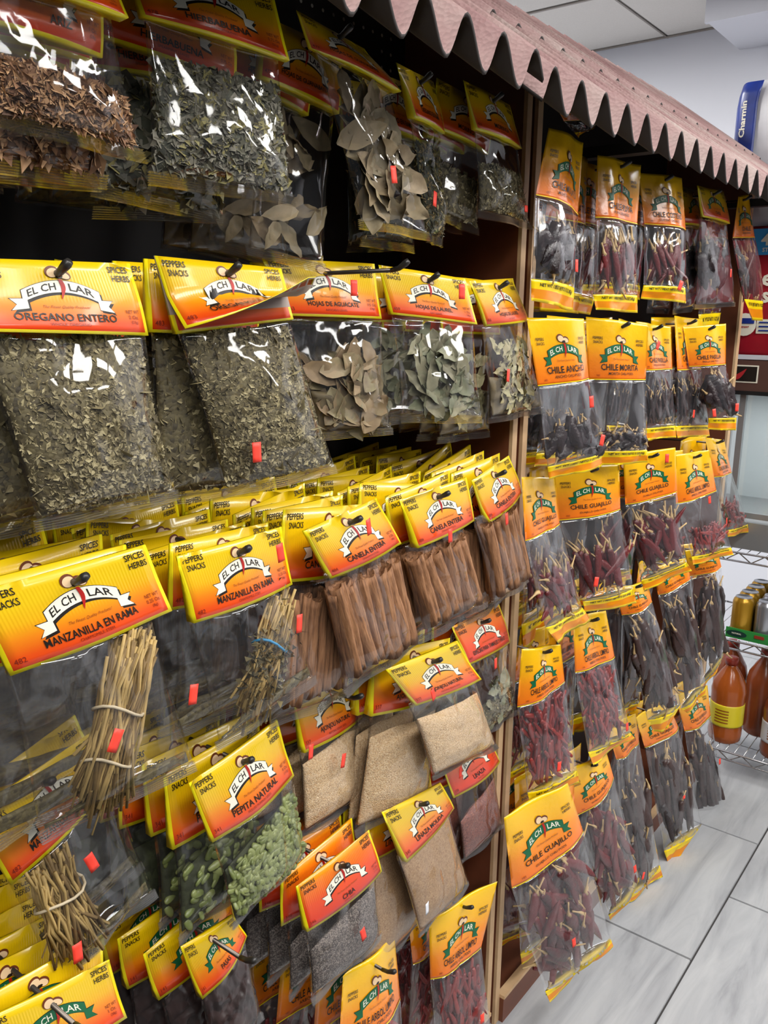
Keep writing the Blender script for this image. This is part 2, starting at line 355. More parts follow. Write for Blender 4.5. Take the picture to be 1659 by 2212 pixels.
def lay_art(A, Wn, mapf, parent, lift=.00022):
    """three sub-parts of the card: banner, emblem, lettering"""
    groups = {'banner': [], 'emblem': [], 'lettering': []}
    for V, F, ink, lf in A.P:
        g = 'emblem' if ink in LOGO_INKS['emblem'] else ('banner' if (lf <= 2 and ink in ('white', 'green', 'ink')) else 'lettering')
        groups[g].append((V, F, ink, lf))
    for g, L in groups.items():
        if not L: continue
        inks = sorted({l[2] for l in L}); VV = []; FF = []; II = []; o = 0
        for V, F, ink, lf in L:
            s = V[:, 0]/Wn+.5; t = 1-V[:, 1]; VV.append(mapf(s, t, lf*lift)); FF += [tuple(o+i for i in f) for f in F]; II += [inks.index(ink)]*len(F); o += len(V)
        obj(g, mesh(g, np.concatenate(VV), FF, [M[i] for i in inks], II, False), parent, kind='stuff' if g == 'lettering' else None)

# ------------------------------------------------------------------ bag surfaces
def bil(Q, s, t):
    TL, TR, BR, BL = Q; s = np.asarray(s)[..., None]; t = np.asarray(t)[..., None]
    return (TL*(1-s)+TR*s)*(1-t)+(BL*(1-s)+BR*s)*t
def add_card(root, Q, n, p, seed, mat='card', curl=0.0, art=True, res=(14, 9)):
    w = np.linalg.norm(Q[1]-Q[0]); a1, a2 = rng.uniform(.6, 1.4), rng.uniform(-1, 1)
    warp = p.get('warp', 1.0)
    up = unit((Q[0]+Q[1]-Q[2]-Q[3]))
    def mapf(s, t, lift=0.0):
        s = np.asarray(s, float); t = np.asarray(t, float)
        d = warp*(.006*a1*np.sin(math.pi*s)*(.3+t) + .003*vnoise(s*2.3+seed, t*1.6, seed) + .005*a2*t*t*(2*s-1)) + .004*t
        P = bil(Q, s, t)
        if curl:
            c = np.clip((t-.52)/.48, 0, None); cs = c*(.25+.75*np.clip(s*1.1, 0, 1)); d = d+curl*np.sin(cs*1.25)*.055; P = P+up*(curl*.040*cs**1.5)[..., None]
        return P+n*d[..., None]+(unit(n+up) if curl else n)*np.asarray(lift*(1.6 if curl else 1))
    nu, nv = res; s, t = np.meshgrid(np.linspace(0, 1, nu), np.linspace(0, 1, nv)); fr = mapf(s, t)
    Qb = Q; ts = t
    bk = bil(Qb, s, ts)-n*(.0006+.004*ts)[..., None] if not curl else mapf(s, t, -.0006)
    V, F = shell(nu, nv, fr, bk); uv = np.stack([s, 1-t], -1).reshape(-1, 2); uv = np.concatenate([uv, uv])
    midx = [0]*len(F)
    nb = (nu-1)*(nv-1)
    if curl: midx = [0]*nb+[1]*nb+[0]*(len(F)-2*nb)
    h = obj('header_card', mesh('header_card', V, F, [M[mat], M['card_in']], midx, True, uv), root)
    if curl:
        V, F = shell(nu, nv, bil(Q, s, t)-n*.001+n*(.003*t)[..., None], bil(Q, s, t)-n*(.0025+.004*t)[..., None])
        obj('back_card', mesh('back_card', V, F, [M[mat], M['card_in']], [1 if np.mean([uv[i][1] for i in f]) > .2 else 0 for f in F], True, uv), root)
    if art: lay_art(*(card_art(p)), mapf, h)
    return mapf
def prof(s, t):
    return (1-np.abs(2*s-1)**3.0)*np.interp(t, [0, .1, .42, .75, .92, 1], [.14, .3, .8, 1, .6, .04])
def add_pouch(root, Q, n, T, seed, mat='film', amp=1.0, seal=.012, res=(24, 30)):
    w = np.linalg.norm(Q[1]-Q[0]); h = np.linalg.norm((Q[0]+Q[1])/2-(Q[2]+Q[3])/2)
    def surf(s, t, side=1, k=1.0):
        s = np.asarray(s, float); t = np.asarray(t, float)
        P = bil(Q, s, t); e = prof(s, t)
        # slightly drawn-in waist
        c = (Q[1]-Q[0]+Q[2]-Q[3])/2; P = P-c*((2*s-1)*.5*.035*np.sin(math.pi*t))[..., None]
        return P+n*(side*T*.5*e*k)[..., None]
    nu, nv = res; s, t = np.meshgrid(np.linspace(0, 1, nu), np.linspace(0, 1, nv))
    env = np.clip(4*s*(1-s), .25, 1)*np.clip(5*(1-t)+.1, 0, 1)
    fr = surf(s, t)+n*(amp*.0085*np.maximum(crumple(s*w*19, t*h*19, seed)+.42, -.05)*env)[..., None]; bk = surf(s, t, -1)-n*(amp*.004*np.maximum(crumple(s*w*19, t*h*19, seed+11)+.4, 0)*env)[..., None]
    V, F = shell(nu, nv, fr, bk)
    pc = obj('pouch', mesh('pouch', V, F, M[mat], None, True), root)
    if seal:
        dn = unit((Q[2]+Q[3]-Q[0]-Q[1])); m = 12; s2, t2 = np.meshgrid(np.linspace(-.02, 1.02, 30), np.linspace(0, 1, m))
        P = bil(Q, s2, np.ones_like(s2)*.985)+dn*(t2*seal)[..., None]
        d = .0016*np.where(np.arange(m) % 2 == 0, 1, -1)[:, None]+.006*vnoise(s2*3.3, t2*.3, seed+5)*t2+.003*np.sin(s2*9+seed)
        fr = P+n*d[..., None]; V, F = shell(30, m, fr, fr-n*.0007)
        obj('seal', mesh('seal', V, F, M['seal'], None, False), pc)
    return surf
def lump(root, name, surf, n, mat, fill, slope=0, seed=0, rough=.0012, nu=26, nv=18, k=.86, edge=.03, wob=.03, jit=0):
    s, v = np.meshgrid(np.linspace(edge, 1-edge, nu), np.linspace(0, 1, nv))
    tf = 1-fill+slope*(s-.5)+wob*vnoise(s*3, s*0, seed); t = tf+(0.965-tf)*v
    e = np.sqrt(np.clip(v*8, 0, 1))
    fr = surf(s, t, 1, k)+n*(rough*vnoise(s*14, t*18, seed))[..., None]; bk = surf(s, t, -1, k)
    mid = (fr+bk)/2; fr = mid+(fr-mid)*e[..., None]; bk = mid+(bk-mid)*e[..., None]
    V, F = shell(nu, nv, fr, bk)
    return obj(name, mesh(name, V, F, M[mat], None, True), root, kind='stuff'), lambda s_: 1-fill+slope*(s_-.5)+wob*vnoise(s_*3, s_*0, seed)
def frame_at(P, ex, n, ang, tilt=(0, 0)):
    """matrix: local x along ang in the sheet plane, local z outward"""
    ez = unit(n); ex = unit(ex-ez*np.dot(ex, ez)); ey = np.cross(ez, ex)
    R = Matrix(((ex[0], ey[0], ez[0]), (ex[1], ey[1], ez[1]), (ex[2], ey[2], ez[2]))).to_4x4()
    return Matrix.Translation(P) @ R @ Matrix.Rotation(ang, 4, 'Z') @ Matrix.Rotation(tilt[0], 4, 'X') @ Matrix.Rotation(tilt[1], 4, 'Y')
def flakes(root, name, surf, Q, n, tf, count, size, mats, seed, elong=1.6, flat=.35, k=.93):
    """thousands of crumbs pressed against the film: too small to pick apart, one stuff part"""
    r = np.random.default_rng(seed); s = r.uniform(.03, .97, count); u = r.uniform(0, 1, count); top = tf(s); t = top+(0.97-top)*u
    P = surf(s, t, 1, k)-n*(r.uniform(0, .003, count))[:, None]
    ex, up = unit(Q[1]-Q[0]), unit(Q[0]-Q[3])
    a = r.uniform(0, 2*math.pi, count); e1 = np.cos(a)[:, None]*ex+np.sin(a)[:, None]*up+n*r.normal(0, flat, count)[:, None]
    e1 /= np.linalg.norm(e1, axis=1)[:, None]; e2 = np.cross(n+r.normal(0, flat, (count, 3)), e1); e2 /= np.linalg.norm(e2, axis=1)[:, None]; e3 = np.cross(e1, e2)
    L = size*r.uniform(.5, 1.3, count)[:, None]; Wd = L/elong*r.uniform(.6, 1.2, count)[:, None]
    st = r.uniform(0, 1, count) < .03; L[st] *= (3.2 if size < .007 else 1.5); Wd[st] *= .35
    b = r.uniform(-.25, .35, count)[:, None]*L
    v0, v1, v2, v3 = P-e1*L/2, P-e2*Wd/2+e3*b, P+e1*L/2, P+e2*Wd/2+e3*b*.4
    V = np.stack([v0, v1, v2, v3], 1).reshape(-1, 3); F = []
    for i in range(count): F += [(4*i, 4*i+1, 4*i+2), (4*i, 4*i+2, 4*i+3)]
    mi = np.repeat(r.integers(0, len(mats), count), 2)
    return obj(name, mesh(name, V, F, [M[m] for m in mats], mi, False), root, kind='stuff')
# shared small pieces ------------------------------------------------
def leaf_mesh(name, L, Wd, mat, seed, tip=1.0):
    r = np.random.default_rng(seed); nu, nv = 9, 5; u = np.linspace(0, 1, nu); V = []
    for i, x in enumerate(u):
        hw = Wd/2*math.sin(math.pi*min(1, x**.75*.98+.01))**.85
        for j in range(nv):
            q = j/(nv-1)*2-1; V.append(((x-.5)*L, q*hw*(1+.08*r.normal()), abs(q)*hw*.18+.07*L*math.sin(x*3+seed)*.5+.004*r.normal()*.35))
    return mesh(name, V, grid_faces(nv, nu), M[mat], None, True)
LEAF = {}
for k, (L, Wd, mat) in {'bay': (.062, .026, 'bay'), 'bay2': (.042, .018, 'bay2'), 'avocado': (.072, .034, 'avocado'), 'soursop': (.08, .036, 'soursop'), 'bay3': (.04, .022, 'bay')}.items():
    LEAF[k] = [leaf_mesh('leaf', L*f, Wd*f, mat, 3*i) for i, f in enumerate((1, .82, .68, 1.12))]
def quill_mesh(seed, L=.105, R=.0078):
    r = np.random.default_rng(seed); nz = 12; k = 26; a = np.linspace(0, 2*math.pi, k, endpoint=False); V = []; g0 = r.uniform(0, 6.28); g1 = g0+math.pi*r.uniform(.7, 1.3); ph = r.uniform(0, 6.28)
    for i in range(-1, nz+1):
        q = min(max(i, 0), nz-1); z = (q/(nz-1)-.5)*L; inn = .42 if i in (-1, nz) else 1
        if inn < 1: z *= .93
        for th in a:
            gr = sum(w*math.exp(-(((th-g-.12*math.sin(q*.7+ph)+math.pi) % (2*math.pi)-math.pi)/.17)**2) for g, w in ((g0, .5), (g1, .28)))
            rr = R*(1-gr)*(1+.04*math.sin(3*th+q*.5+seed)+.025*r.normal())*inn
            V.append((rr*math.cos(th)+.0009*math.sin(q*.6+seed), rr*math.sin(th), z+(.002*math.sin(2*th+seed) if inn == 1 and q in (0, nz-1) else 0)))
    n = nz+2; F = [(i*k+b, i*k+(b+1) % k, (i+1)*k+(b+1) % k, (i+1)*k+b) for i in range(n-1) for b in range(k)]+[tuple(range(k))[::-1], tuple((n-1)*k+b for b in range(k))]
    me = mesh('cinnamon_stick', V, F, M['cinnamon'], None, True); me.polygons.foreach_set('use_smooth', np.array([not (i < k or (n-2)*k <= i) for i in range(len(F))])); return me
QUILL = [quill_mesh(i) for i in range(4)]
def ell_mesh(name, a, b, c, mat, nu=8, nv=5, pt=.6):
    V = [(-a, 0, 0)]; F = []
    for j in range(1, nv):
        ph = math.pi*j/nv
        for i in range(nu): th = 2*math.pi*i/nu; x = -math.cos(ph); rr = math.sin(ph)**pt*(1-.15*x); V.append((a*x, b*rr*math.cos(th), c*rr*math.sin(th)))
    V.append((a, 0, 0)); m = len(V)-1
    for i in range(nu): F.append((0, 1+(i+1) % nu, 1+i)); F.append((m, m-nu+i, m-nu+(i+1) % nu))
    for j in range(nv-2):
        for i in range(nu): p = 1+j*nu+i; q = 1+j*nu+(i+1) % nu; F.append((p, q, q+nu, p+nu))
    return mesh(name, V, F, M[mat], None, True)
SEED = ell_mesh('pumpkin_seed', .0072, .0040, .0021, 'pepita')
def pod_mesh(L, R, mat, seed, taper=.8, wr=.2, nz=12, n=10):
    r = np.random.default_rng(seed); V = []; b1, b2 = r.normal(0, .12, 2)
    for i in range(nz):
        x = i/(nz-1); rr = R*(math.sin(math.pi*min(1, (x*.9+.08)))**.5)*(1-taper*x*.75)
        for a in range(n):
            th = 2*math.pi*a/n; w = 1+wr*math.sin(3*th+seed+2*x)+wr*.7*math.sin(5*th-6*x+seed*2)+.12*r.normal()*wr*3
            V.append((rr*w*math.cos(th)+b1*L*(x-.5)**2, rr*.62*w*math.sin(th)+b2*L*(x-.5)**2*.5, (.5-x)*L))
    F = [(i*n+a, (i+1)*n+a, (i+1)*n+(a+1) % n, i*n+(a+1) % n) for i in range(nz-1) for a in range(n)]+[tuple(range(n)), tuple((nz-1)*n+a for a in range(n))[::-1]]
    return mesh('chili_pod', V, F, M[mat], None, True)
def podstem_mesh(L, top, seed):
    b = MB(); x = .006*math.sin(seed*2); b.tube([(0, 0, top-.004), (0, 0, top+.003), (x, 0, top+L*.5), (x*2.5, .002, top+L)], [.0065, .0035, .0018, .002], 6)
    return b.mesh('stem', M['podstem'], True)
POD = {}; POD_LEN = {'guajillo': .10, 'ancho': .08, 'arbol': .055, 'pasilla': .13, 'morita': .045, 'puya': .08, 'longpod': .15}
for k, (L, R, mat, tp, wr, sl) in {'guajillo': (.10, .014, 'guajillo', .7, .14, .028), 'ancho': (.08, .024, 'ancho', .6, .3, .02), 'arbol': (.055, .0066, 'arbol', .75, .12, 0), 'pasilla': (.13, .013, 'pasilla', .6, .2, .022), 'morita': (.045, .013, 'ancho', .5, .25, .012), 'puya': (.08, .010, 'guajillo', .75, .15, .024), 'longpod': (.15, .017, 'pasilla', .55, .18, .026)}.items():
    POD[k] = [(pod_mesh(L*f, R*f2, mat, i+len(k), tp, wr), podstem_mesh(sl, L*f/2, i) if sl else None) for i, (f, f2) in enumerate(((1, 1), (.85, 1.1), (1.12, .9)))]

def contents(root, kind, surf, Q, n, seed, full=True):
    """what is sealed in the pouch"""
    r = np.random.default_rng(seed+100); ex, up = unit(Q[1]-Q[0]), unit(Q[0]+Q[1]-Q[2]-Q[3])
    k = kind[0]; fill = kind[1]; slope = kind[2] if len(kind) > 2 else 0
    if k in ('oregano', 'moringa', 'mint', 'bark', 'herbstem'):
        mm, ms, nm, ct, sz, el = {'oregano': ('mass_herb', ('herb1', 'herb2', 'herb2', 'herb3', 'herb1'), 'oregano_flakes', 5200, .0062, 1.5),
                              'moringa': ('mass_herb', ('herb1', 'herb2', 'herb3', 'herb1'), 'moringa_flakes', 2200, .006, 1.6),
                              'mint': ('mass_mint', ('mint1', 'mint2', 'mint3', 'mint4', 'mint2', 'mint1'), 'mint_flakes', 2600, .0115, 1.5),
                              'bark': ('mass_chip', ('chip1', 'chip2', 'chip2', 'chip3', 'chip1'), 'bark_chips', 1700, .0125, 2.0),
                              'herbstem': ('mass_mint', ('mint4', 'mint2', 'herb3', 'herb4'), 'oregano_sprigs', 1500, .011, 3.0)}[k]
        nm_l = nm.replace('flakes', 'core').replace('chips', 'core').replace('sprigs', 'core')
        o, tf = lump(root, nm_l, surf, n, mm, fill, slope, seed)
        if full: flakes(root, nm, surf, Q, n, tf, ct, sz, ms, seed, el)
        else: flakes(root, nm, surf, Q, n, tf, ct//6, sz*1.6, ms, seed, el)
    elif k in ('bay', 'bay2', 'avocado', 'soursop', 'tamale'):
        lk = 'bay3' if k == 'tamale' else k; ct = {'bay': 80, 'bay2': 110, 'avocado': 56, 'soursop': 52, 'tamale': 26}[k]
        if not full: ct //= 3
        if k == 'tamale':
            o, tf = lump(root, 'herb_core', surf, n, 'mass_herb', fill*.5, slope, seed)
            flakes(root, 'herb_flakes', surf, Q, n, tf, 900, .0055, ('herb1', 'herb2', 'herb3'), seed)
        elif k in ('avocado', 'bay2'): lump(root, 'leaf_crumbs', surf, n, 'mass_leaf', fill*.5, slope, seed, rough=.004, k=.6)
        for i in range(ct):
            s = r.uniform(.2, .8); u = r.uniform(0, 1)**.8; t = (1-fill)+.06+(.90-(1-fill)-.06)*u; P = surf(np.array(s), np.array(t), 1, r.uniform(-.5, .85) if i % 3 else r.uniform(.6, .9))
            m = frame_at(P, ex, n, r.uniform(0, 6.28), (r.normal(0, .3), r.normal(0, .25)))
            sc = (1 if full else .75)*r.uniform(.75, .95) if k in ('bay', 'soursop') else r.uniform(.7, 1.0)
            obj('leaf', LEAF[lk][r.integers(0, 4)], root, mat=m @ Matrix.Scale(sc, 4))
    elif k == 'cinnamon':
        ct = kind[3] if len(kind) > 3 else 8; lean = kind[4] if len(kind) > 4 else 0; Lh = np.linalg.norm((Q[0]+Q[1]-Q[2]-Q[3])/2); wq = np.linalg.norm(Q[3]-Q[2])
        for layer in range(2 if full else 1):
            for i in range(ct):
                s = (i+.5)/ct*.86+.07; t = 1-fill/2-.05+r.normal(0, .008); P = surf(np.array(s), np.array(t), 1, .35-.8*layer)
                ez = unit(up+ex*(lean+r.normal(0, .03))+n*r.normal(0, .02)); e1 = unit(np.cross(ez, n)); e2 = np.cross(ez, e1); sc = fill*Lh/.105*.92; ro = r.uniform(0, 6.28); sr = wq*.86/ct/.0156*r.uniform(.80, 1.04)
                R = Matrix(((e1[0], e2[0], ez[0]), (e1[1], e2[1], ez[1]), (e1[2], e2[2], ez[2]))).to_4x4()
                obj('cinnamon_stick', QUILL[r.integers(0, 4)], root, mat=Matrix.Translation(P) @ R @ Matrix.Rotation(ro, 4, 'Z') @ Matrix.Diagonal((sr, sr, sc*r.uniform(.93, 1.04), 1)))
    elif k == 'pepita':
        o, tf = lump(root, 'pumpkin_seed_core', surf, n, 'mass_pepita', fill, slope, seed, k=.75)
        ct = 300 if full else 70
        for i in range(ct):
            s = r.uniform(.04, .96); top = float(tf(np.array([s]))[0]); t = top-.02+(0.96-top)*r.uniform(0, 1); P = surf(np.array(s), np.array(t), 1, .86)
            obj('pumpkin_seed', SEED, root, mat=frame_at(P, ex, n, r.uniform(0, 6.28), (r.normal(0, .38), r.normal(0, .3))) @ Matrix.Scale(r.uniform(1.0, 1.3), 4))
    elif k in ('sesame', 'chia', 'linseed', 'flaxmeal', 'raisin'):
        nm = {'sesame': 'sesame_seeds', 'chia': 'chia_seeds', 'linseed': 'flax_seeds', 'flaxmeal': 'ground_flax', 'raisin': 'raisins'}[k]
        lump(root, nm, surf, n, k, fill, slope, seed, rough=.0008 if k != 'raisin' else .004, nu=40, nv=30, k=.78)
    elif k == 'chamomile':
        (s0, t0), (s1, t1), half, ct = kind[3]
        b = MB(); A0 = surf(np.array(s0), np.array(t0), 1, 0); A1 = surf(np.array(s1), np.array(t1), 1, 0); d = unit(A1-A0); sd = np.cross(n, d)
        if not full:
            lump(root, 'chamomile_crumbs', surf, n, 'mass_herb', .12, 0, seed, k=.4); return
        for i in range(ct):
            a = r.uniform(0, 6.28); q = math.sqrt(r.uniform(0, 1))*half; o0 = sd*q*math.cos(a)+n*q*.55*math.sin(a); fan = 1+.35*r.uniform(0, 1)
            pts = [A0+o0*r.uniform(.7, 1.2)+d*r.normal(0, .008), A0*.7+A1*.3+o0*.85+sd*r.normal(0, .005)+n*r.normal(0, .002), A0*.35+A1*.65+o0*.85+sd*r.normal(0, .005)+n*r.normal(0, .002), A1+o0*fan+sd*r.normal(0, .006)+d*r.normal(0, .012)]
            b.tube(pts, r.uniform(.0009, .0022), 4, 0 if r.uniform() < .7 else 1)
        obj('chamomile_stems', b.mesh('chamomile_stems', [M['stem'], M['stem2']], True), root, kind='stuff')
        tie = kind[4]
        for f in tie[1:]:
            c = A0*(1-f)+A1*f; bb = MB(); bb.tube([c+(sd*math.cos(a)*1.0+n*.62*math.sin(a))*(half*1.08)+d*.004*math.sin(a*2) for a in np.linspace(0, 6.28, 15)], .0016, 5)
            obj('tie', bb.mesh('tie', M[tie[0]], True), root)
        if full:
            o_, tf_ = lump(root, 'chamomile_crumbs', surf, n, 'mass_herb', .07, kind[2], seed, k=.4)
            if tie[0] == 'blue_tie':
                cc = A0*.38+A1*.62; q2 = r.normal(0, 1, (700, 3)); mb = MB()
                for v in q2:
                    c0 = cc+sd*v[0]*.017+d*v[1]*.022+n*abs(v[2])*.007; w_ = r.normal(0, 1, (3, 3))*.003; mb.add([c0+w_[0], c0+w_[1], c0+w_[2]], [(0, 1, 2)], int(r.integers(0, 3)))
                obj('chamomile_flowers', mb.mesh('chamomile_flowers', [M['herb3'], M['herb2'], M['mint3']]), root, kind='stuff')
    elif k in POD:
        ct = kind[3] if len(kind) > 3 else 10; mode = kind[4] if len(kind) > 4 else .35
        ct = int(ct*(2.6 if k in ('guajillo', 'longpod', 'pasilla') else 2.0)) if full else max(5, int(ct*.8))
        Lw = np.linalg.norm((Q[0]+Q[1]-Q[2]-Q[3])/2); pL = POD_LEN[k]; sc0 = min(1.0, .62*fill*Lw/pL)
        for i in range(ct):
            an = r.normal(0, mode); half = .5*pL*sc0*(abs(math.cos(an))+.15)/Lw*1.1; lo, hi = 1-fill+half*.9, max(1-fill+half*.9, .94-half)
            s = r.uniform(.15, .85); t = lo+(hi-lo)*r.uniform(0, 1); P = surf(np.array(s), np.array(t), 1, r.uniform(-.55, .6))
            me, st = POD[k][r.integers(0, 3)]; an += (math.pi if r.uniform() < .3 else 0)
            ez = unit(up*math.cos(an)+ex*math.sin(an)+n*r.normal(0, .08)); e1 = unit(np.cross(ez, n)); e2 = np.cross(ez, e1)
            R = Matrix(((e1[0], e2[0], ez[0]), (e1[1], e2[1], ez[1]), (e1[2], e2[2], ez[2]))).to_4x4()
            o = obj('chili_pod', me, root, mat=Matrix.Translation(P) @ R @ Matrix.Scale(sc0*r.uniform(.85, 1.08), 4))
            if st: obj('stem', st, o)
STK = {}
def sticker(root, P, ex, n, w, h, ang, mat='sticker'):
    key = (round(w, 3), round(h, 3), mat)
    if key not in STK:
        x, y = np.meshgrid(np.linspace(-w/2, w/2, 4), np.linspace(-h/2, h/2, 5)); z = .0005*np.cos(x/w*3)
        V, F = shell(4, 5, np.stack([x, y, z], -1), np.stack([x, y, z-.0004], -1)); STK[key] = mesh('price_sticker', V, F, M[mat], None, True)
    return obj('price_sticker', STK[key], root, mat=frame_at(P, ex, n, ang))

# ================================================================== the setting
M['grout'] = plain('dark_grout', srgb(60, 58, 58), .8)
def tile_mat():
    t = NT('grey_stone_tile'); tc = t.add('ShaderNodeTexCoord'); mp = t.add('ShaderNodeMapping'); mp.inputs['Scale'].default_value = (.9, 5.5, 1); oi = t.add('ShaderNodeObjectInfo')
    t.link(tc.outputs['Object'], mp.inputs[0]); ad = t.add('ShaderNodeVectorMath', operation='ADD'); t.link(mp.outputs[0], ad.inputs[0]); t.link(oi.outputs['Location'], ad.inputs[1])
    n = t.noise(3.2, 6, .6, ad.outputs[0]); n.inputs['Distortion'].default_value = .8
    t.link(t.ramp(n.outputs[0], [(.25, srgb(140, 142, 146)), (.42, srgb(164, 166, 170)), (.58, srgb(176, 178, 181)), (.75, srgb(186, 188, 190))]), t.b.inputs['Base Color'])
    t.b.inputs['Roughness'].default_value = .38; t.b.inputs['Specular IOR Level'].default_value = .4
    return t.m
M['tile'] = tile_mat()
M['ceil'] = plain('ceiling_tile_white', srgb(226, 222, 216), .9, var=.03, vscale=200); M['tbar'] = plain('t_bar', srgb(150, 142, 134), .5); M['wall'] = plain('white_wall_paint', srgb(226, 228, 236), .8)
b = MB(); b.box((-3, -3.5, -.05), (4, 3, -.004)); fl = obj('floor', b.mesh('floor', M['grout']), kind='structure')
fl['label'] = 'grey stone tile floor with dark joints'
TW, TL_ = .30, .586
tb = MB(); g = .0022; tb.add([(g, g, -.004), (TL_-g, g, -.004), (TL_-g, TW-g, -.004), (g, TW-g, -.004), (g+.001, g+.001, 0), (TL_-g-.001, g+.001, 0), (TL_-g-.001, TW-g-.001, 0), (g+.001, TW-g-.001, 0)],
   [(4, 5, 6, 7), (0, 1, 5, 4), (1, 2, 6, 5), (2, 3, 7, 6), (3, 0, 4, 7)]); tme = tb.mesh('floor_tile', M['tile'])
for j in range(-5, 4):
    for i in range(-2, 4):
        x0 = 1.835+TL_*i+(0 if j % 2 == 0 else TL_/2); 
        if x0 > 3.9: continue
        obj('floor_tile', tme, fl, loc=(x0, .473+TW*j, 0))
b = MB(); b.box((-3, -3.5, 2.71), (4, 3, 2.76)); ce = obj('ceiling', b.mesh('ceiling', M['ceil']), kind='structure')
b = MB(); b.box((.005, .005, -.012), (.600, .600, 0)); cme = b.mesh('ceiling_tile', M['ceil'])
for i in range(4):
    for j in range(5): obj('ceiling_tile', cme, ce, loc=(3.32-.61*2+.61*i if False else 2.10+.61*i, -.3+.61*j, 2.712))
b = MB()
for i in range(5): b.box((2.10+.61*i-.006, -.4, 2.694), (2.10+.61*i+.006, 2.9, 2.699))
for j in range(6): b.box((2.0, -.3+.61*j-.004, 2.697), (3.95, -.3+.61*j+.004, 2.6985))
obj('ceiling_grid', b.mesh('ceiling_grid', M['tbar']), ce, kind='stuff')
b = MB(); b.box((3.95, -3.5, 0), (4.0, 3, 2.71)); obj('wall_end', b.mesh('wall_end', M['wall']), kind='structure')
b = MB(); b.box((-3, 2.95, 0), (3.95, 3.0, 2.71)); obj('wall_back', b.mesh('wall_back', M['wall']), kind='structure')
b = MB(); b.box((3.50, .2, 2.60), (3.95, 1.22, 2.69)); b.box((3.50, .2, 2.60), (3.52, 1.22, 2.59)); obj('trim_1', b.mesh('trim_1', M['wall']), kind='structure')

# ================================================================== the display rack
M['lam'] = plain('brown_laminate', srgb(112, 62, 40), .45, var=.12, vscale=12); M['edge'] = plain('pale_wood_edge', srgb(214, 178, 136), .55, var=.08, vscale=30); M['peg'] = plain('black_pegboard', srgb(30, 24, 22), .55)
M['hole_light'] = plain('painted_hole_light', srgb(190, 186, 178), .6)
PB = 1.0
rack = empty('display_rack', (1.2, PB, 0), 'tall brown wooden pegboard rack with two bays and pale front edges', 'display rack')
def rp(name, a, c, m):
    b = MB(); o = np.array((1.2, PB, 0)); b.box(np.array(a)-o, np.array(c)-o); return obj(name, b.mesh(name, M[m]), rack)
for nm, x0, x1 in (('a', 1.333, 1.3495), ('b', 1.3705, 1.388), ('c', 2.655, 2.68), ('d', -.32, -.30)):
    q = MB(); yz = [(.752, 0), (PB+.02, 0), (PB+.02, 2.09), (.752, 1.905)]; q.add([(x-1.2, y-PB, z) for x in (x0, x1) for y, z in yz], [(3, 2, 1, 0), (4, 5, 6, 7)]+[(i, (i+1) % 4, 4+(i+1) % 4, 4+i) for i in range(4)]); obj('side_panel', q.mesh('side_panel', M['lam']), rack)
    e = rp('edge_strip', (x0, .745, 0), (x1, .7519, 1.90), 'edge')
rp('centre_post', (1.3496, .768, 0), (1.3704, PB, 1.905), 'lam')
pbk = rp('pegboard', (-.30, PB, .02), (1.3329, PB+.015, 2.07), 'peg'); pbk2 = rp('pegboard', (1.3881, PB, .02), (2.6549, PB+.015, 2.07), 'peg')
rp('base_board', (-.30, .735, 0), (1.3329, .75, .06), 'lam'); rp('base_board', (1.3881, .735, 0), (2.6549, .75, .06), 'lam')
rp('base_trim', (1.3881, .733, .06), (2.6549, .752, .068), 'edge'); rp('base_trim', (-.3, .733, .06), (1.3329, .752, .068), 'edge')
rp('base_deck', (1.3881, .752, .04), (2.6549, PB, .055), 'lam'); rp('base_deck', (-.3, .752, .04), (1.3329, PB, .055), 'lam')
b = MB(); n = 8
for i in range(14):
    for z in (1.96, 1.935, 1.91) if i > 10 else (1.96,):
        pass
for ix in range(40):
    for iz in range(5):
        x, z = .30+.0254*ix, 1.975-.0254*iz
        if iz > 0 and ix < 38: continue
        b.add([(x-1.2+.003*math.cos(a), -.0006, z+.003*math.sin(a)) for a in np.linspace(0, 2*math.pi, 8, endpoint=False)], [tuple(range(8))])
obj('peg_hole_light_discs', b.mesh('peg_hole_light_discs', M['hole_light']), rack, kind='stuff')  # pale discs: light from behind the pegboard painted as hole colour

def roof_mat():
    t = NT('faded_maroon_roofing'); n = t.noise(6, 4); n2 = t.noise(260, 1)
    t.link(t.ramp(n.outputs[0], [(.3, srgb(138, 102, 102)), (.5, srgb(160, 130, 127)), (.7, srgb(172, 154, 148))]), t.b.inputs['Base Color']); t.b.inputs['Roughness'].default_value = .75
    v = t.add('ShaderNodeTexVoronoi'); v.inputs['Scale'].default_value = 170; tc = t.add('ShaderNodeTexCoord'); t.link(tc.outputs['Object'], v.inputs['Vector']); t.bump(v.outputs['Distance'], .5, .003); return t.m
M['roof'] = roof_mat(); M['roof_under'] = plain('black_underside', srgb(44, 38, 36), .7)
awn = empty('roof_awning', (1.2, .75, 1.95), 'faded maroon corrugated roofing awning over the top of the rack', 'awning')
PT = .0775
def sheet(x0, x1, y0, y1, zoff, ph, name='roof_sheet'):
    nu = int((x1-x0)/PT*14)+1; nv = 4; x, v = np.meshgrid(np.linspace(x0, x1, nu), np.linspace(0, 1, nv)); y = y0+(y1-y0)*v
    z = 1.795+zoff+(y-.55)*.72+.025*np.cos(2*math.pi*(x-ph)/PT); o = np.array((1.2, .75, 1.95))
    top = np.stack([x, y, z], -1)-o; bot = top-np.array((0, -.002, .004)); V, F = shell(nu, nv, top, bot); nb = (nu-1)*(nv-1)
    obj(name, mesh(name, V, F, [M['roof'], M['roof_under']], [0]*nb+[1]*nb+[1]*(len(F)-2*nb), True), awn)
sheet(-.35, 1.022, .55, .80, 0, .69); sheet(1.026, 2.75, .552, .80, -.009, 1.2108)
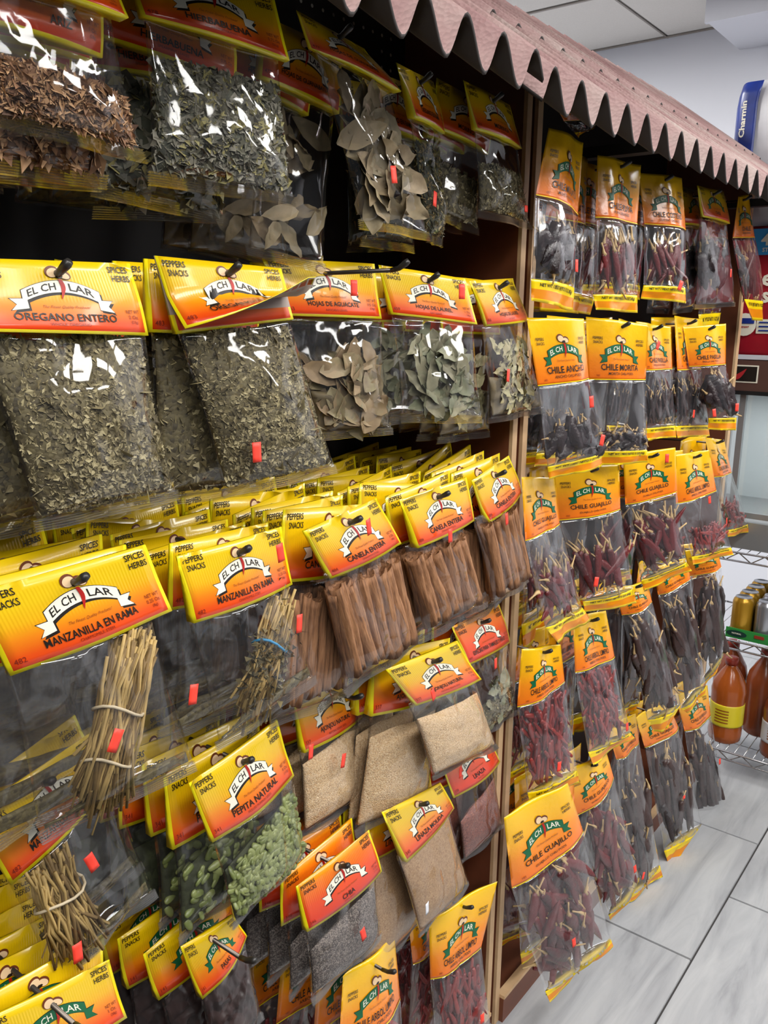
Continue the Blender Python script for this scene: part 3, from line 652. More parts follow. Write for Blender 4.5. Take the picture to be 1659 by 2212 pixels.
sheet(-.35, 1.03, .74, 1.02, .0048, .69); sheet(1.035, 2.75, .742, 1.02, -.0042, 1.2108)
b = MB(); o = np.array((1.2, .75, 1.95)); 
for x in (.5, 1.6, 2.5): b.box(np.array((x, .60, 1.80))-o, np.array((x+.03, 1.0, 1.82))-o)
obj('batten', b.mesh('batten', M['roof_under']), awn, kind='stuff')

# ================================================================== hooks
def hook(P, Yfront, ext, label):
    """steel peg hook from the pegboard through the cards, tip turned up"""
    x, z = P[0], P[2]; x = max(x, 1.398) if 1.33 < x < 1.398 else (min(x, 1.326) if 1.3 < x <= 1.33 else x); Yfront = .80 if abs(x-P[0]) > .004 else Yfront; h = empty('peg_hook', (x, PB, z), label, 'hook', 'steel peg hooks')
    L = PB-Yfront+ext; b = MB(); b.tube([(0, .004, -.004), (0, -L*.5, -.002), (0, -L+.018, 0)], .0026, 8); obj('rod', b.mesh('rod', M['hook'], True), h)
    b = MB(); b.tube([(0, -L+.019, 0), (0, -L+.008, .002), (0, -L-.003, .008), (.001, -L-.006, .0105)], [.0030, .0032, .0042, .0032], 10); obj('tip', b.mesh('tip', M['cap'], True), h)
    b = MB(); b.box((-.009, -.004, -.016), (.009, 0, .012)); obj('back_plate', b.mesh('back_plate', M['hook']), h)

ORD = ['', 'second', 'third', 'fourth', 'fifth', 'sixth', 'seventh', 'eighth', 'ninth', 'tenth', 'eleventh', 'twelfth', 'thirteenth']
def copy_tree(o, parent=None):
    c = o.copy(); COL.objects.link(c); c.parent = parent
    for ch in o.children: copy_tree(ch, c)
    return c
def solve_yaw(px, Y, target, lean, lim=38, lo=-20):
    best = None; cx = (px[0][0]+px[1][0])/2; cy = (px[0][1]+px[1][1])/2; P0 = onY(cx, cy, Y)
    for d in range(lo, lim+1, 2):
        a = math.radians(d); n = unit(np.array([-math.sin(a), -math.cos(a), lean]))
        q = [onP(x, y, P0, n) for x, y in px]; w = np.linalg.norm(q[1]-q[0])+np.linalg.norm(q[2]-q[3]); h = np.linalg.norm(q[0]-q[3])+np.linalg.norm(q[1]-q[2])
        c = abs(math.log(w/h/target))+abs(d)*.010
        if best is None or c < best[0]: best = (c, a, P0, n)
    return best[1:]
bagno = [0]
def card_bag(name, lab, p, hq, pq, Y, content, stack=0, dy=.027, T=.03, lean=.04, stickers=(), mat='card', curl=0, ext=.016, ref='', filmk='film', amp=1.0, group=None, jx=.006, jr=.07, skew=0.0, yaw=None):
    bagno[0] += 1; seed = bagno[0]*3+1
    a, P0, n = solve_yaw(hq, Y, 2.05, lean, 38, -8 if hq[0][0] < 900 else -6)
    Q = [onP(x, y, P0, n) for x, y in hq]; R = [onP(x, y, P0, n) for x, y in pq]
    hk = bil(Q, np.array(.5), np.array(.2)); e = empty(name, hk, lab, 'spice bag', group or 'header card bags')
    Ql = [q-hk for q in Q]; Rl = [q-hk-n*.0015 for q in R]
    add_card(e, Ql, n, p, seed, mat, curl)
    surf = add_pouch(e, Rl, n, T, seed, filmk, amp)
    contents(e, content, surf, Rl, n, seed, True)
    ex = unit(Q[1]-Q[0])
    for (sx, sy, sw, sh, ang, *sm) in stickers:
        P = onP(sx, sy, P0+n*(T*.5+.006), n)-hk; k = np.linalg.norm(P+hk-CAM)/F_PX; sticker(e, P, np.array([-n[1], n[0], 0]), n, .010, .020 if sh > sw else .010, math.radians(ang), sm[0] if sm else 'sticker')
    hook(hk, hk[1], ext, 'steel peg hook holding %s' % ref)
    if stack:
        w = (np.linalg.norm(Q[1]-Q[0])+np.linalg.norm(Q[2]-Q[3]))/2; h = (np.linalg.norm(Q[0]-Q[3])+np.linalg.norm(Q[1]-Q[2]))/2
        w = min(max(w, .13), .19); h = min(max(h, .068), .09)
        pl = np.linalg.norm((R[0]+R[1]-R[2]-R[3])/2); d = unit(Q[1]+Q[2]-Q[0]-Q[3]); roll = math.asin(max(-1, min(1, d[2])))
        pl = min(pl, .22)
        up = np.array([0, 0, 1.0]); z0 = .2*h; V3 = lambda x, z: np.array([x, 0, z])
        Qs = [V3(-w/2, z0), V3(w/2, z0), V3(w/2, z0-h), V3(-w/2, z0-h)]; Rs = [V3(-w*.45, z0-h*.98), V3(w*.45, z0-h*.98), V3(w*.47, z0-h-pl), V3(-w*.47, z0-h-pl)]
        nn = np.array([0, -1.0, 0]); protos = []
        for lvl in range(2):
            if lvl == 1 and stack < 3: break
            t = empty(name, (0, 0, 0), 'x', 'spice bag', group or 'header card bags')
            add_card(t, Qs, nn, dict(p, warp=1.3), seed+5+lvl, mat, 0, True, (10, 6)); sf = add_pouch(t, Rs, nn, min(T, dy*.95), seed+7+lvl, filmk, .8, .012 if lvl == 0 else 0, (14, 16))
            if lvl == 0: contents(t, content, sf, Rs, nn, seed+9, False)
            else:
                mk = {'oregano': 'mass_herb', 'moringa': 'mass_herb', 'mint': 'mass_mint', 'bark': 'mass_chip', 'herbstem': 'mass_mint', 'bay': 'mass_leaf', 'bay2': 'mass_leaf', 'avocado': 'mass_leaf', 'soursop': 'mass_leaf', 'tamale': 'mass_herb', 'cinnamon': 'cinnamon', 'pepita': 'mass_pepita', 'chamomile': 'mass_herb'}.get(content[0], content[0])
                lump(t, 'filling', sf, nn, mk, content[1] if content[0] != 'chamomile' else .12, 0, seed, nu=12, nv=10)
            protos.append(t)
        for k in range(1, stack+1):
            pr = protos[0 if (k <= 2 or len(protos) == 1) else 1]
            o = pr if (k == 1 or (k == 3 and len(protos) > 1)) else copy_tree(pr)
            yy = hk[1]+k*dy
            xx = hk[0]+rng.normal(0, jx)+skew*k; xx = min(xx, 1.322-w*.5) if hk[0] < 1.36 else max(xx, 1.40+w*.5)
            o.location = (xx, yy, hk[2]+rng.normal(0, .002)-.002); o.rotation_euler = (0, -(roll*.6+rng.normal(0, jr)), -a*.5+rng.normal(0, .06)); 
            o['label'] = '%s bag from the front on the hook of %s' % (ORD[k], ref)
def film_bag(name, lab, p, rows, Y, content, stack=0, dy=.055, T=.045, lean=.05, stickers=(), ref='', ext=.016, target=1.15, hk_ok=True, group='printed chile bags', net='NET WT / PESO NETO 3 OZ (85g)', tip=True):
    bagno[0] += 1; seed = bagno[0]*3+2
    px = [rows[0][0], rows[0][1], rows[1][1], rows[1][0]]
    a, P0, n = solve_yaw(px, Y, target, lean, 36, -6)
    W = [[onP(x, y, P0, n) for x, y in r] for r in rows]; hk = W[0][0]*.5+W[0][1]*.5; hk = hk+(W[1][0]+W[1][1]-W[0][0]-W[0][1])/2*.12
    e = empty(name, hk, lab, 'chile bag', group); build_film(e, [[q-hk for q in r] for r in W], n, p, content, T, seed, True, net)
    for (sx, sy, sw, sh, ang) in stickers:
        P = onP(sx, sy, P0+n*(T*.5+.006), n)-hk; sticker(e, P, np.array([-n[1], n[0], 0]), n, .010, .020 if sh > sw else .010, math.radians(ang))
    if hk_ok: hook(hk, hk[1], ext, 'steel peg hook holding %s' % ref)
    if stack:
        wd = [min(np.linalg.norm(r[1]-r[0]), .17) for r in W]; zz = [0]
        for i in range(3): zz.append(zz[-1]-np.linalg.norm((W[i][0]+W[i][1]-W[i+1][0]-W[i+1][1])/2))
        off = -.12*zz[1]; rl = [[np.array([-wd[i]/2, 0, zz[i]+off]), np.array([wd[i]/2, 0, zz[i]+off])] for i in range(4)]
        t = empty(name, (0, 0, 0), 'x', 'chile bag', group); build_film(t, rl, np.array([0, -1.0, 0]), p, content, T*.8, seed+5, False, net)
        for k in range(1, stack+1):
            o = t if k == 1 else copy_tree(t)
            xx = hk[0]+rng.normal(0, .006)-.012*k; xx = min(xx, 1.318-max(wd)*.5) if hk[0] < 1.33 and rows[0][0][0] < 1080 else min(max(xx, 1.405+max(wd)*.5), 2.63-max(wd)*.5)
            o.location = (xx, hk[1]+k*dy, hk[2]+rng.normal(0, .003)); o.rotation_euler = (0, rng.normal(0, .05), -a*.6+rng.normal(0, .1))
            o['label'] = '%s bag from the front on the hook of %s' % (ORD[k], ref)
TH = ([0, .5, 1, 1.35, 1.8, 2, 2.35, 3], [.10, .28, .55, .9, .95, .5, .22, .05])
def build_film(e, rows, n, p, content, T, seed, full, net):
    L = np.array([r[0] for r in rows]); Rr = np.array([r[1] for r in rows])
    ph = rng.uniform(0, 6.28)
    def base(s, tau):
        i = np.clip(np.floor(tau).astype(int), 0, 2); f = (tau-i)[..., None]; s_ = s[..., None]
        return (L[i]*(1-f)+L[i+1]*f)*(1-s_)+(Rr[i]*(1-f)+Rr[i+1]*f)*s_
    def S(s, tau, side=1, k=1.0, cr=1.0):
        s = np.asarray(s, float); tau = np.asarray(tau, float); s, tau = np.broadcast_arrays(s, tau)
        th = np.interp(tau, *TH)*(1-np.abs(2*s-1)**2.6); fold = .0035*np.sin(s*7+ph)*np.interp(tau, [0, 1, 1.6, 2.2, 3], [1.2, 1, .3, .8, 1.6])
        env = np.clip(4*s*(1-s), .2, 1)
        d = side*T*.5*th*k+fold+cr*.0055*env*np.interp(tau, [0, .9, 1.1, 3], [.25, .25, 1, 1])*crumple(s*4.2, tau*3.1, seed+(0 if side > 0 else 9))
        return base(s, tau)+n*d[..., None]
    def part(name, t0, t1, nu, nv, mats, midf=None, uvd=True):
        s, t = np.meshgrid(np.linspace(0, 1, nu), np.linspace(t0, t1, nv)); fr, bk = S(s, t), S(s, t, -1)
        V, F = shell(nu, nv, fr, bk); uv = np.stack([s, 1-(t-t0)/(t1-t0)], -1).reshape(-1, 2); uv = np.concatenate([uv, uv]); mi = None
        if midf: mi = [midf(np.mean([uv[i][1] for i in f])) for f in F]
        return obj(name, mesh(name, V, F, mats, mi, True, uv), e)
    res = 20 if full else 12
    pt = part('printed_top', 0, 1, 30 if full else 14, 22 if full else 12, [M['panel']])
    lay_art(*panel_art(p), lambda s, t, lf: S(s, t, 1)+n*np.asarray(lf)[..., None] if np.ndim(lf) else S(s, t, 1)+n*(lf*1.3+.0007), pt)
    s, t = np.meshgrid(np.linspace(0, 1, res), np.linspace(.985, 1.0, 3)); q = S(s, t)+n*.0006; 
    obj('yellow_line', mesh('yellow_line', q.reshape(-1, 3), grid_faces(res, 3, 0, True), M['band']), pt)
    part('clear_window', 1.001, 2, res+2, 22 if full else 14, [M['film2']])
    bd = part('bottom_band', 2.001, 3, res, 8, [M['band'], M['band2']], lambda v: 0 if v > .55 or v < .16 else 1)
    if net:
        A = Art(); A.text(net, .02, .66, h=.2, w=.8, bold=.02)
        V, F, ink, lf = A.P[0]; obj('lettering', mesh('lettering', S(V[:, 0]+.5, 3-V[:, 1], 1)+n*.0006, F, M['ink'], None, False), bd, kind='stuff')
    Qw = [base(np.array(0.), np.array(1.)), base(np.array(1.), np.array(1.)), base(np.array(1.), np.array(2.15)), base(np.array(0.), np.array(2.15))]
    contents(e, content, lambda s, t, side=1, k=1.0: S(s, 1+np.asarray(t)*1.12, side, k, 0.0), Qw, n, seed, full)

# ================================================================== what stands past the end of the rack
M['chrome'] = plain('chrome_wire', srgb(190, 190, 192), .22, .9); M['blackmetal'] = plain('black_metal', srgb(24, 24, 26), .4); M['steel'] = plain('brushed_steel', srgb(168, 170, 172), .35, .6)
M['casebrown'] = plain('brown_case_panel', srgb(84, 56, 48), .5); M['whitepl'] = plain('white_enamel', srgb(206, 212, 216), .5); M['glass'] = film('case_glass', tint=(.92, .95, .95, 1), gl=1.0, rough=.03)
M['redwrap'] = plain('red_wrap', srgb(158, 22, 40), .35, var=.1, vscale=20); M['bluewrap'] = plain('blue_wrap', srgb(24, 48, 128), .3, var=.3, vscale=14); M['skywrap'] = plain('sky_blue_label', srgb(52, 150, 214), .4)
M['whitewrap'] = plain('white_wrap', srgb(204, 206, 212), .3, var=.08, vscale=10); M['gold'] = plain('gold_can', srgb(196, 148, 44), .3, .5); M['silver'] = plain('silver_can', srgb(176, 178, 184), .28, .7)
M['greencarton'] = plain('green_carton', srgb(44, 140, 60), .5); M['darkgreen'] = plain('dark_green_oval', srgb(10, 54, 46), .5); M['orangejuice'] = plain('orange_drink', srgb(168, 84, 30), .2); M['amber'] = plain('amber_drink', srgb(148, 74, 40), .2, var=.2, vscale=8)
M['yellowlabel'] = plain('yellow_label', srgb(226, 206, 40), .4); M['redcap'] = plain('red_cap', srgb(150, 50, 34), .4); M['brandred'] = plain('sign_red', srgb(170, 40, 44), .4); M['paper'] = plain('white_label_paper', srgb(214, 212, 216), .6)
XF = 2.76
def part(parent, name, mb, m, smooth=False, kind=None): return obj(name, mb.mesh(name, M[m] if isinstance(m, str) else [M[i] for i in m], smooth), parent, kind=kind)
def bx(*a): q = MB(); q.box(*a); return q
# chrome wire shelving
ws = empty('wire_shelving', (XF, .4, 0), 'chrome wire shelving unit with black posts past the rack end', 'shelving')
def wire_shelf(z):
    q = MB(); y0, y1 = -.45, .50
    for zz in (z, z-.028): q.tube([(0, y0, zz), (0, y1, zz)], .0035, 6)
    n = 24; q.tube([(0, y0+(y1-y0)*i/n, z-(.0 if i % 2 else .028)) for i in range(n+1)], .0024, 5)
    q.tube([(.40, y0, z), (.40, y1, z)], .0035, 6); sh = part(ws, 'wire_shelf', q, 'chrome', True)
    for i in range(32):
        y = y0+(y1-y0)*(i+.5)/32; w = MB(); w.tube([(0, y, z+.004), (.40, y, z+.004)], .0018, 4); obj('shelf_wire', w.mesh('shelf_wire', M['chrome'], True), sh)
for z in (.085, .478, .775): wire_shelf(z)
for (x, y) in ((.40, .49), (.0, -.45), (.40, .10)):
    q = MB(); q.tube([(x, y, 0), (x, y, .84)], .013, 10); part(ws, 'post', q, 'blackmetal', True)
# glazed case on the shelving
gc = empty('glass_case', (XF, .4, .79), 'glass fronted display case with brown header standing on the wire shelving', 'display case')
z0 = .0
part(gc, 'counter_front', bx((0, -.45, .0), (.02, .50, .075)), 'steel'); part(gc, 'counter_top', bx((0, -.45, .075), (.45, .50, .088)), 'steel')
part(gc, 'back_panel', bx((.43, -.45, .088), (.45, .50, .50)), 'whitepl'); part(gc, 'side_panel', bx((.03, .48, .088), (.43, .50, .50)), 'whitepl')
part(gc, 'header', bx((-.012, -.45, .50), (.45, .52, .592)), 'casebrown'); part(gc, 'header_lip', bx((-.016, -.45, .488), (.02, .52, .4999)), 'blackmetal')
for y in (.455, .375, .34): part(gc, 'door_frame', bx((.004, y-.008, .088), (.022, y+.010, .488)), 'steel')
part(gc, 'door_rail', bx((.004, -.45, .10), (.022, .335, .118)), 'steel'); part(gc, 'pane', bx((.010, -.45, .118), (.013, .332, .488)), 'glass')
cl = area('case_fill_light', (XF+.2, .55, .79+.47), .05, .7, 2.5); tube_ = MB(); tube_.tube([(.2, -.2, .482), (.2, .45, .482)], .008, 8); part(gc, 'added_lamp_tube', tube_, 'whitepl', True)  # unseen light and tube, added to brighten the case interior
q = MB(); q.box((-.0135, .30, .525), (-.0121, .42, .578)); sg = part(gc, 'sign', q, 'white'); q = MB(); q.box((-.0145, .304, .529), (-.0136, .416, .574)); part(sg, 'sign_face', q, 'ink')
q = MB(); t = np.linspace(0, 1, 8); V = [(-.0152, .385-.05*u, .537+.03*u*u+.006*math.sin(u*3)) for u in t]+[(-.0152, .385-.05*u, .537+.03*u*u-.014*math.sin(u*3)*(.3+u)) for u in t]; q.add(V, [(i, i+1, 9+i, 8+i) for i in range(7)]); part(sg, 'red_swoosh', q, 'brandred')
# packages on top of the case
def package(name, lab, y0, y1, z0, z1, m, depth=.16, r=.03):
    e = empty(name, (XF, (y0+y1)/2, z0), lab, 'package'); nu, nv = 22, 16
    a, v = np.meshgrid(np.linspace(0, 2*math.pi, nu), np.linspace(0, 1, nv)); sq = lambda c: np.sign(c)*np.abs(c)**.35
    H = z1-z0; Wd = y1-y0; k = 1-.10*np.abs(2*v-1)**6
    x = depth/2+sq(np.cos(a))*depth/2*k; y = sq(np.sin(a))*Wd/2*k+.004*vnoise(a*2, v*8, 3); z = v*H
    V = np.stack([x+.004*vnoise(a*3, v*9, 5), y, z], -1).reshape(-1, 3); F = grid_faces(nu, nv)+[tuple(range(nu))[::-1], tuple(nu*(nv-1)+i for i in range(nu))]
    obj('wrap', mesh('wrap', V, F, M[m], None, True), e); return e
def flat(parent, name, y, z, w, h, m, x=-.004):
    return part(parent, name, bx((x, y-w/2, z-h/2), (x+.002, y+w/2, z+h/2)), m)
def word(parent, s, y, z, h, m, x=-.0055, w=None, vertical=False):
    V, F, d = text2d(s, .03); k = h/d[1]; kw = k if w is None else w/d[0]; V = (V-d/2)*[kw, k]
    if vertical: P = [(x, v[1]+y, z+v[0]) for v in V*[1, -1]]; P = [(x, y+v[1], z+v[0]) for v in V]
    else: P = [(x, y-v[0], z+v[1]) for v in V]
    obj('lettering', mesh('lettering', P, F, M[m], None, False), parent, kind='stuff')
pr = package('red_towel_pack', 'red wrapped towel pack on the brown case header', .30, .83, 1.384, 1.775, 'redwrap')
yc = (.30+.83)/2
lb = flat(pr, 'blue_label', .735-yc, .345, .075, .075, 'skywrap'); word(pr, '4', .722-yc, .352, .036, 'white'); word(pr, 'STR', .715-yc, .322, .012, 'white')
word(pr, 'e', .705-yc, .235, .034, 'white'); word(pr, 's', .705-yc, .185, .032, 'white')
q = MB(); q.add([(-.005, .757-yc+.034*math.cos(a), .105+.034*math.sin(a)) for a in np.linspace(0, 2*math.pi, 20, endpoint=False)], [tuple(range(20))]); ov = part(pr, 'oval_label', q, 'white')
flat(pr, 'blue_stripe', .757-yc, .116, .055, .016, 'bluewrap', -.007); word(pr, 'strong', .757-yc, .097, .009, 'brandred', -.006)
fl_ = flat(pr, 'panel_label', .68-yc, .10, .085, .042, 'white')
for i in range(3): flat(pr, 'label_line', .68-yc, .088+.012*i, .07, .004, 'bluewrap', -.007)
flat(pr, 'white_foot', .56-yc, .008, .50, .014, 'whitewrap')
pw = package('white_towel_pack', 'white wrapped paper pack with blue end on top of the red pack', .25, .845, 1.776, 2.18, 'whitewrap'); yw = (.25+.845)/2
nu, nv = 10, 14
yy, zz = np.meshgrid(np.linspace(.852, .785, nu), np.linspace(.004, .40, nv)); xx = -.004+.035*np.clip((yy-.825)/.027, 0, 1)**2
fr = np.stack([xx-.002, yy-yw-.012*np.clip((zz-.33)/.07, 0, 1)**2, zz], -1); V, F = shell(nu, nv, fr, fr+[.003, 0, 0]); bl = obj('blue_end', mesh('blue_end', V, F, M['bluewrap'], None, True), pw)
word(pw, 'Charmin', .822-yw, .30, .016, 'white', -.0075, .10, True); flat(pw, 'white_patch', .812-yw, .125, .035, .12, 'white', -.0085)
for i in range(4): flat(pw, 'print_line', .812-yw, .085+.018*i, .026, .005, 'skywrap', -.0105)
# cans in a green carton tray
ct = empty('can_carton', (XF, .3, .482), 'green cardboard tray of cans under clear wrap on the middle wire shelf', 'carton')
part(ct, 'tray_front', bx((.012, -.30, .002), (.016, .42, .036)), 'greencarton'); part(ct, 'tray_base', bx((.016, -.30, .002), (.36, .42, .006)), 'greencarton')
q = MB(); q.add([(.0105, .385+.032*math.cos(a), .019+.011*math.sin(a)) for a in np.linspace(0, 2*math.pi, 18, endpoint=False)], [tuple(range(18))]); part(ct, 'oval_label', q, 'darkgreen'); word(ct, 'NATURAL', .385, .020, .005, 'white', .0100)
flat(ct, 'brick_label', .315, .022, .03, .010, 'redcap', .0100)
CANM = {}
for m in ('gold', 'silver'):
    q = MB(); q.lathe([(.024, 0), (.031, .006), (.033, .012), (.033, .112), (.030, .122), (.026, .126), (.026, .128), (.024, .127)], n=18); CANM[m] = q.mesh('can', M[m], True)
q = MB(); q.lathe([(.0255, .1275), (.0262, .1295), (.024, .1285), (.023, .126)], n=18); RIM = q.mesh('can_rim', M['silver'], True)
rowname = ['front', 'second', 'third', 'fourth']; colname = ['nearest the chile bags', 'second from the chile bags', 'third from the chile bags', 'fourth from the chile bags']
for i in range(4):
    for j in range(4):
        m = 'gold' if (j in (0, 2)) else 'silver'; c = empty('drink_can', (XF+.055+.072*i, .3+.385-.072*j, .4885), '%s drink can in the %s row, %s' % (m, rowname[i], colname[j]), 'can', 'cans in the green tray')
        obj('can', CANM[m], c); obj('rim', RIM, c)
V = np.array([(.018, .40, .006), (.018, .43, .142), (.018, -.30, .142), (.018, -.30, .006)]); 
# bottles on the lowest shelf
def bottle(name, lab, x, y, z, H, R, liquid, capm, label=None):
    e = empty(name, (x, y, z), lab, 'bottle', 'bottles on the lowest wire shelf'); q = MB(); q.lathe([(R*.75, 0), (R*.95, H*.03), (R, H*.1), (R*.96, H*.2), (R, H*.3), (R, H*.55), (R*1.03, H*.62), (R*.92, H*.72), (R*.55, H*.84), (R*.32, H*.9), (R*.32, H*.93)], n=24)
    obj('body', q.mesh('body', M[liquid], True), e); q = MB(); q.lathe([(R*.38, H*.925), (R*.38, H), (R*.34, H*1.005)], n=16); obj('cap', q.mesh('cap', M[capm], True), e)
    if label:
        q = MB(); q.lathe([(R*1.012, H*.22), (R*1.015, H*.24), (R*1.015, H*.46), (R*1.012, H*.48)], n=24); lb = obj('label', q.mesh('label', M[label], True), e)
        for i in range(5):
            q = MB(); a0, a1 = math.pi*.86, math.pi*1.12; ts = np.linspace(a0, a1, 8); r = R*1.03; zz = H*(.27+.035*i)
            q.add([(r*math.cos(t), r*math.sin(t), zz) for t in ts]+[(r*math.cos(t), r*math.sin(t), zz+.004) for t in ts], [(i2, i2+1, 9+i2, 8+i2) for i2 in range(7)]); obj('label_text', q.mesh('label_text', M['ink_brown']), lb)
    return e
bottle('juice_bottle', 'amber juice bottle with yellow back label on the lowest wire shelf', XF+.075, .705, .092, .30, .055, 'orangejuice', 'redcap', 'yellowlabel')
bottle('juice_bottle', 'dark amber bottle behind the yellow labelled bottle', XF+.21, .74, .092, .31, .055, 'amber', 'redcap')
bottle('juice_bottle', 'amber bottle with red cap beside the yellow labelled bottle', XF+.20, .625, .092, .31, .055, 'amber', 'redcap')
bottle('juice_bottle', 'pink drink bottle with white paper label at the photo edge', XF+.06, .535, .092, .27, .05, 'amber', 'redcap', 'paper')

# ================================================================== bags in the header-card bay
def C(n, sub='', net=('2 Oz.', '(57g)'), num='482', **k): return dict(n=n, sub=sub, net=net, num=num, **k)
card_bag('bark_bag', 'bag of reddish bark chips half covered by glare under the awning', C('ARIZ', '', ('1 Oz.', '(28g)'), '455', nx=.36), [(-95, -165), (238, -82), (265, 45), (-70, -62)], [(-70, -60), (240, 42), (304, 326), (-10, 240)], .66, ('bark', .42, .04), 7, .024, .03, ref='the bark chip bag', amp=1.3)
card_bag('mint_bag', 'large bag of dried grey-green mint leaves with sealed bottom strip', C('HIERBABUENA', 'SPEARMINT LEAVES', ('0.75 Oz.', '(21g)'), '478'), [(268, -92), (592, -12), (622, 133), (304, 38)], [(312, 40), (602, 128), (634, 424), (328, 375)], .68, ('mint', .78, -.02), 4, .05, .04, ref='the mint bag', skew=-.004)
card_bag('soursop_bag', 'bag of broad pale soursop leaves with bright glare and red sticker', C('HOJAS DE GUANABANA', '', ('0.5 Oz.', '(14g)'), '477'), [(640, 22), (788, 105), (856, 201), (672, 104)], [(682, 108), (842, 200), (925, 505), (783, 478)], .70, ('soursop', .9), 4, .045, .035, stickers=[(851, 377, 10, 38, 8)], ref='the soursop leaf bag', amp=1.3, skew=-.01)
card_bag('oregano_sprig_bag', 'narrow bag of dark oregano sprigs on the top row before the moringa', C('OREGANO EN RAMA', '', ('0.5 Oz.', '(14g)'), '470'), [(858, 135), (936, 177), (958, 290), (886, 255)], [(888, 258), (953, 292), (958, 520), (924, 508)], .73, ('herbstem', .85), 2, .045, .025, stickers=[(940, 430, 10, 30, -10)], ref='the oregano sprig bag')
card_bag('moringa_bag', 'small bag half full of green moringa flakes against the wooden post', C('MORINGA', 'MORINGA', ('0.5 Oz.', '(14g)'), '479'), [(1002, 173), (1101, 227), (1125, 322), (1024, 280)], [(1026, 282), (1119, 320), (1145, 482), (1037, 455)], .72, ('moringa', .62), 4, .03, .025, stickers=[(1137, 451, 12, 12, 0)], ref='the moringa bag', skew=-.012)
card_bag('oregano_bag', 'largest full oregano bag with white glare patch at the photo edge', C('OREGANO ENTERO', 'WHOLE OREGANO', ('2 Oz.', '(57g)'), '483'), [(-92, 556), (281, 569), (322, 725), (-78, 716)], [(-62, 718), (313, 724), (380, 1062), (84, 1128)], .64, ('oregano', .98), 6, .036, .045, ref='the large oregano bag', amp=1.6)
card_bag('oregano_bag', 'oregano bag with curled up card flap and upright red sticker', C('OREGANO ENTERO', 'WHOLE OREGANO', ('2 Oz.', '(57g)'), '483'), [(334, 552), (606, 580), (632, 690), (380, 722)], [(386, 720), (626, 690), (724, 1008), (486, 1060)], .65, ('oregano', .97), 6, .036, .045, stickers=[(555, 977, 20, 46, 0)], curl=1.0, ref='the curled card oregano bag', amp=1.2)
card_bag('avocado_leaf_bag', 'bag of brown avocado leaves set back with long bent hook showing', C('HOJAS DE AGUACATE', 'AVOCADO LEAVES', ('0.5 Oz.', '(14g)'), '463'), [(566, 556), (808, 570), (821, 689), (614, 682)], [(618, 684), (822, 690), (846, 926), (691, 938)], .76, ('avocado', .72), 2, .05, .04, stickers=[(765, 622, 12, 36, 0)], ext=.13, ref='the avocado leaf bag')
card_bag('bay_leaf_bag', 'bag of large whole green bay leaves in the second row', C('HOJAS DE LAUREL', 'BAY LEAVES', ('1 Oz.', '(28g)'), '459'), [(818, 572), (1005, 602), (1029, 701), (842, 679)], [(848, 682), (1022, 700), (1040, 900), (870, 900)], .70, ('bay', .97), 5, .042, .04, stickers=[(998, 630, 10, 34, 0)], ref='the large bay leaf bag', amp=1.2)
card_bag('bay_leaf_bag', 'small bag of pale broken bay leaves overlapping the wooden post', C('HOJAS DE LAUREL', 'BAY LEAVES', ('0.25 Oz.', '(7g)'), '458'), [(1015, 607), (1109, 601), (1133, 694), (1051, 705)], [(1042, 706), (1132, 695), (1176, 882), (1062, 905)], .70, ('bay2', .86), 4, .042, .03, stickers=[(1098, 811, 10, 30, -8)], ref='the small bay leaf bag', filmk='film')
card_bag('chamomile_bag', 'large chamomile bag holding one thick tied bundle of straw stems', C('MANZANILLA EN RAMA', 'CHAMOMILE STEM', ('0.25 Oz.', '(8g)'), '482'), [(-64, 1284), (312, 1176), (367, 1318), (22, 1460)], [(14, 1452), (328, 1338), (420, 1652), (88, 1800)], .61, ('chamomile', .3, -.1, ((.84, .10), (.38, .90), .023, 300), ('twine', .45, .8)), 7, .034, .04, stickers=[(250, 1600, 26, 34, -30)], ref='the thick chamomile bundle bag', amp=1.4)
card_bag('chamomile_bag', 'chamomile bag with stems tied by a blue band', C('MANZANILLA EN RAMA', 'CHAMOMILE STEM', ('0.25 Oz.', '(8g)'), '482'), [(383, 1202), (609, 1138), (631, 1262), (410, 1344)], [(412, 1344), (624, 1266), (678, 1462), (476, 1606)], .64, ('chamomile', .3, -.1, ((.88, .16), (.4, .84), .022, 150), ('blue_tie', .42)), 9, .032, .04, stickers=[(606, 1194, 14, 34, 8), (418, 1500, 24, 40, -12)], ref='the blue tied chamomile bag', amp=1.4, jr=.12)
card_bag('cinnamon_bag', 'largest cinnamon bag with seven long quills and sealed bottom strip', C('CANELA ENTERA', 'CINNAMON STICKS', ('3 Oz.', '(85g)'), '484'), [(653, 1147), (814, 1076), (859, 1173), (713, 1250)], [(700, 1240), (852, 1178), (908, 1384), (744, 1492)], .64, ('cinnamon', .86, 0, 7, -.03), 10, .032, .035, stickers=[(797, 1138, 12, 34, 10), (647, 1347, 14, 34, -8)], ref='the largest cinnamon bag', jr=.1)
card_bag('cinnamon_bag', 'cinnamon bag with leaning fanned quills in the middle of its row', C('CANELA ENTERA', 'CINNAMON STICKS', ('3 Oz.', '(85g)'), '484'), [(864, 1080), (1005, 1031), (1021, 1124), (893, 1183)], [(876, 1180), (1000, 1132), (1050, 1302), (905, 1380)], .67, ('cinnamon', .88, 0, 6, -.12), 9, .032, .035, stickers=[(973, 1157, 10, 30, 0)], ref='the fanned cinnamon bag', jr=.1)
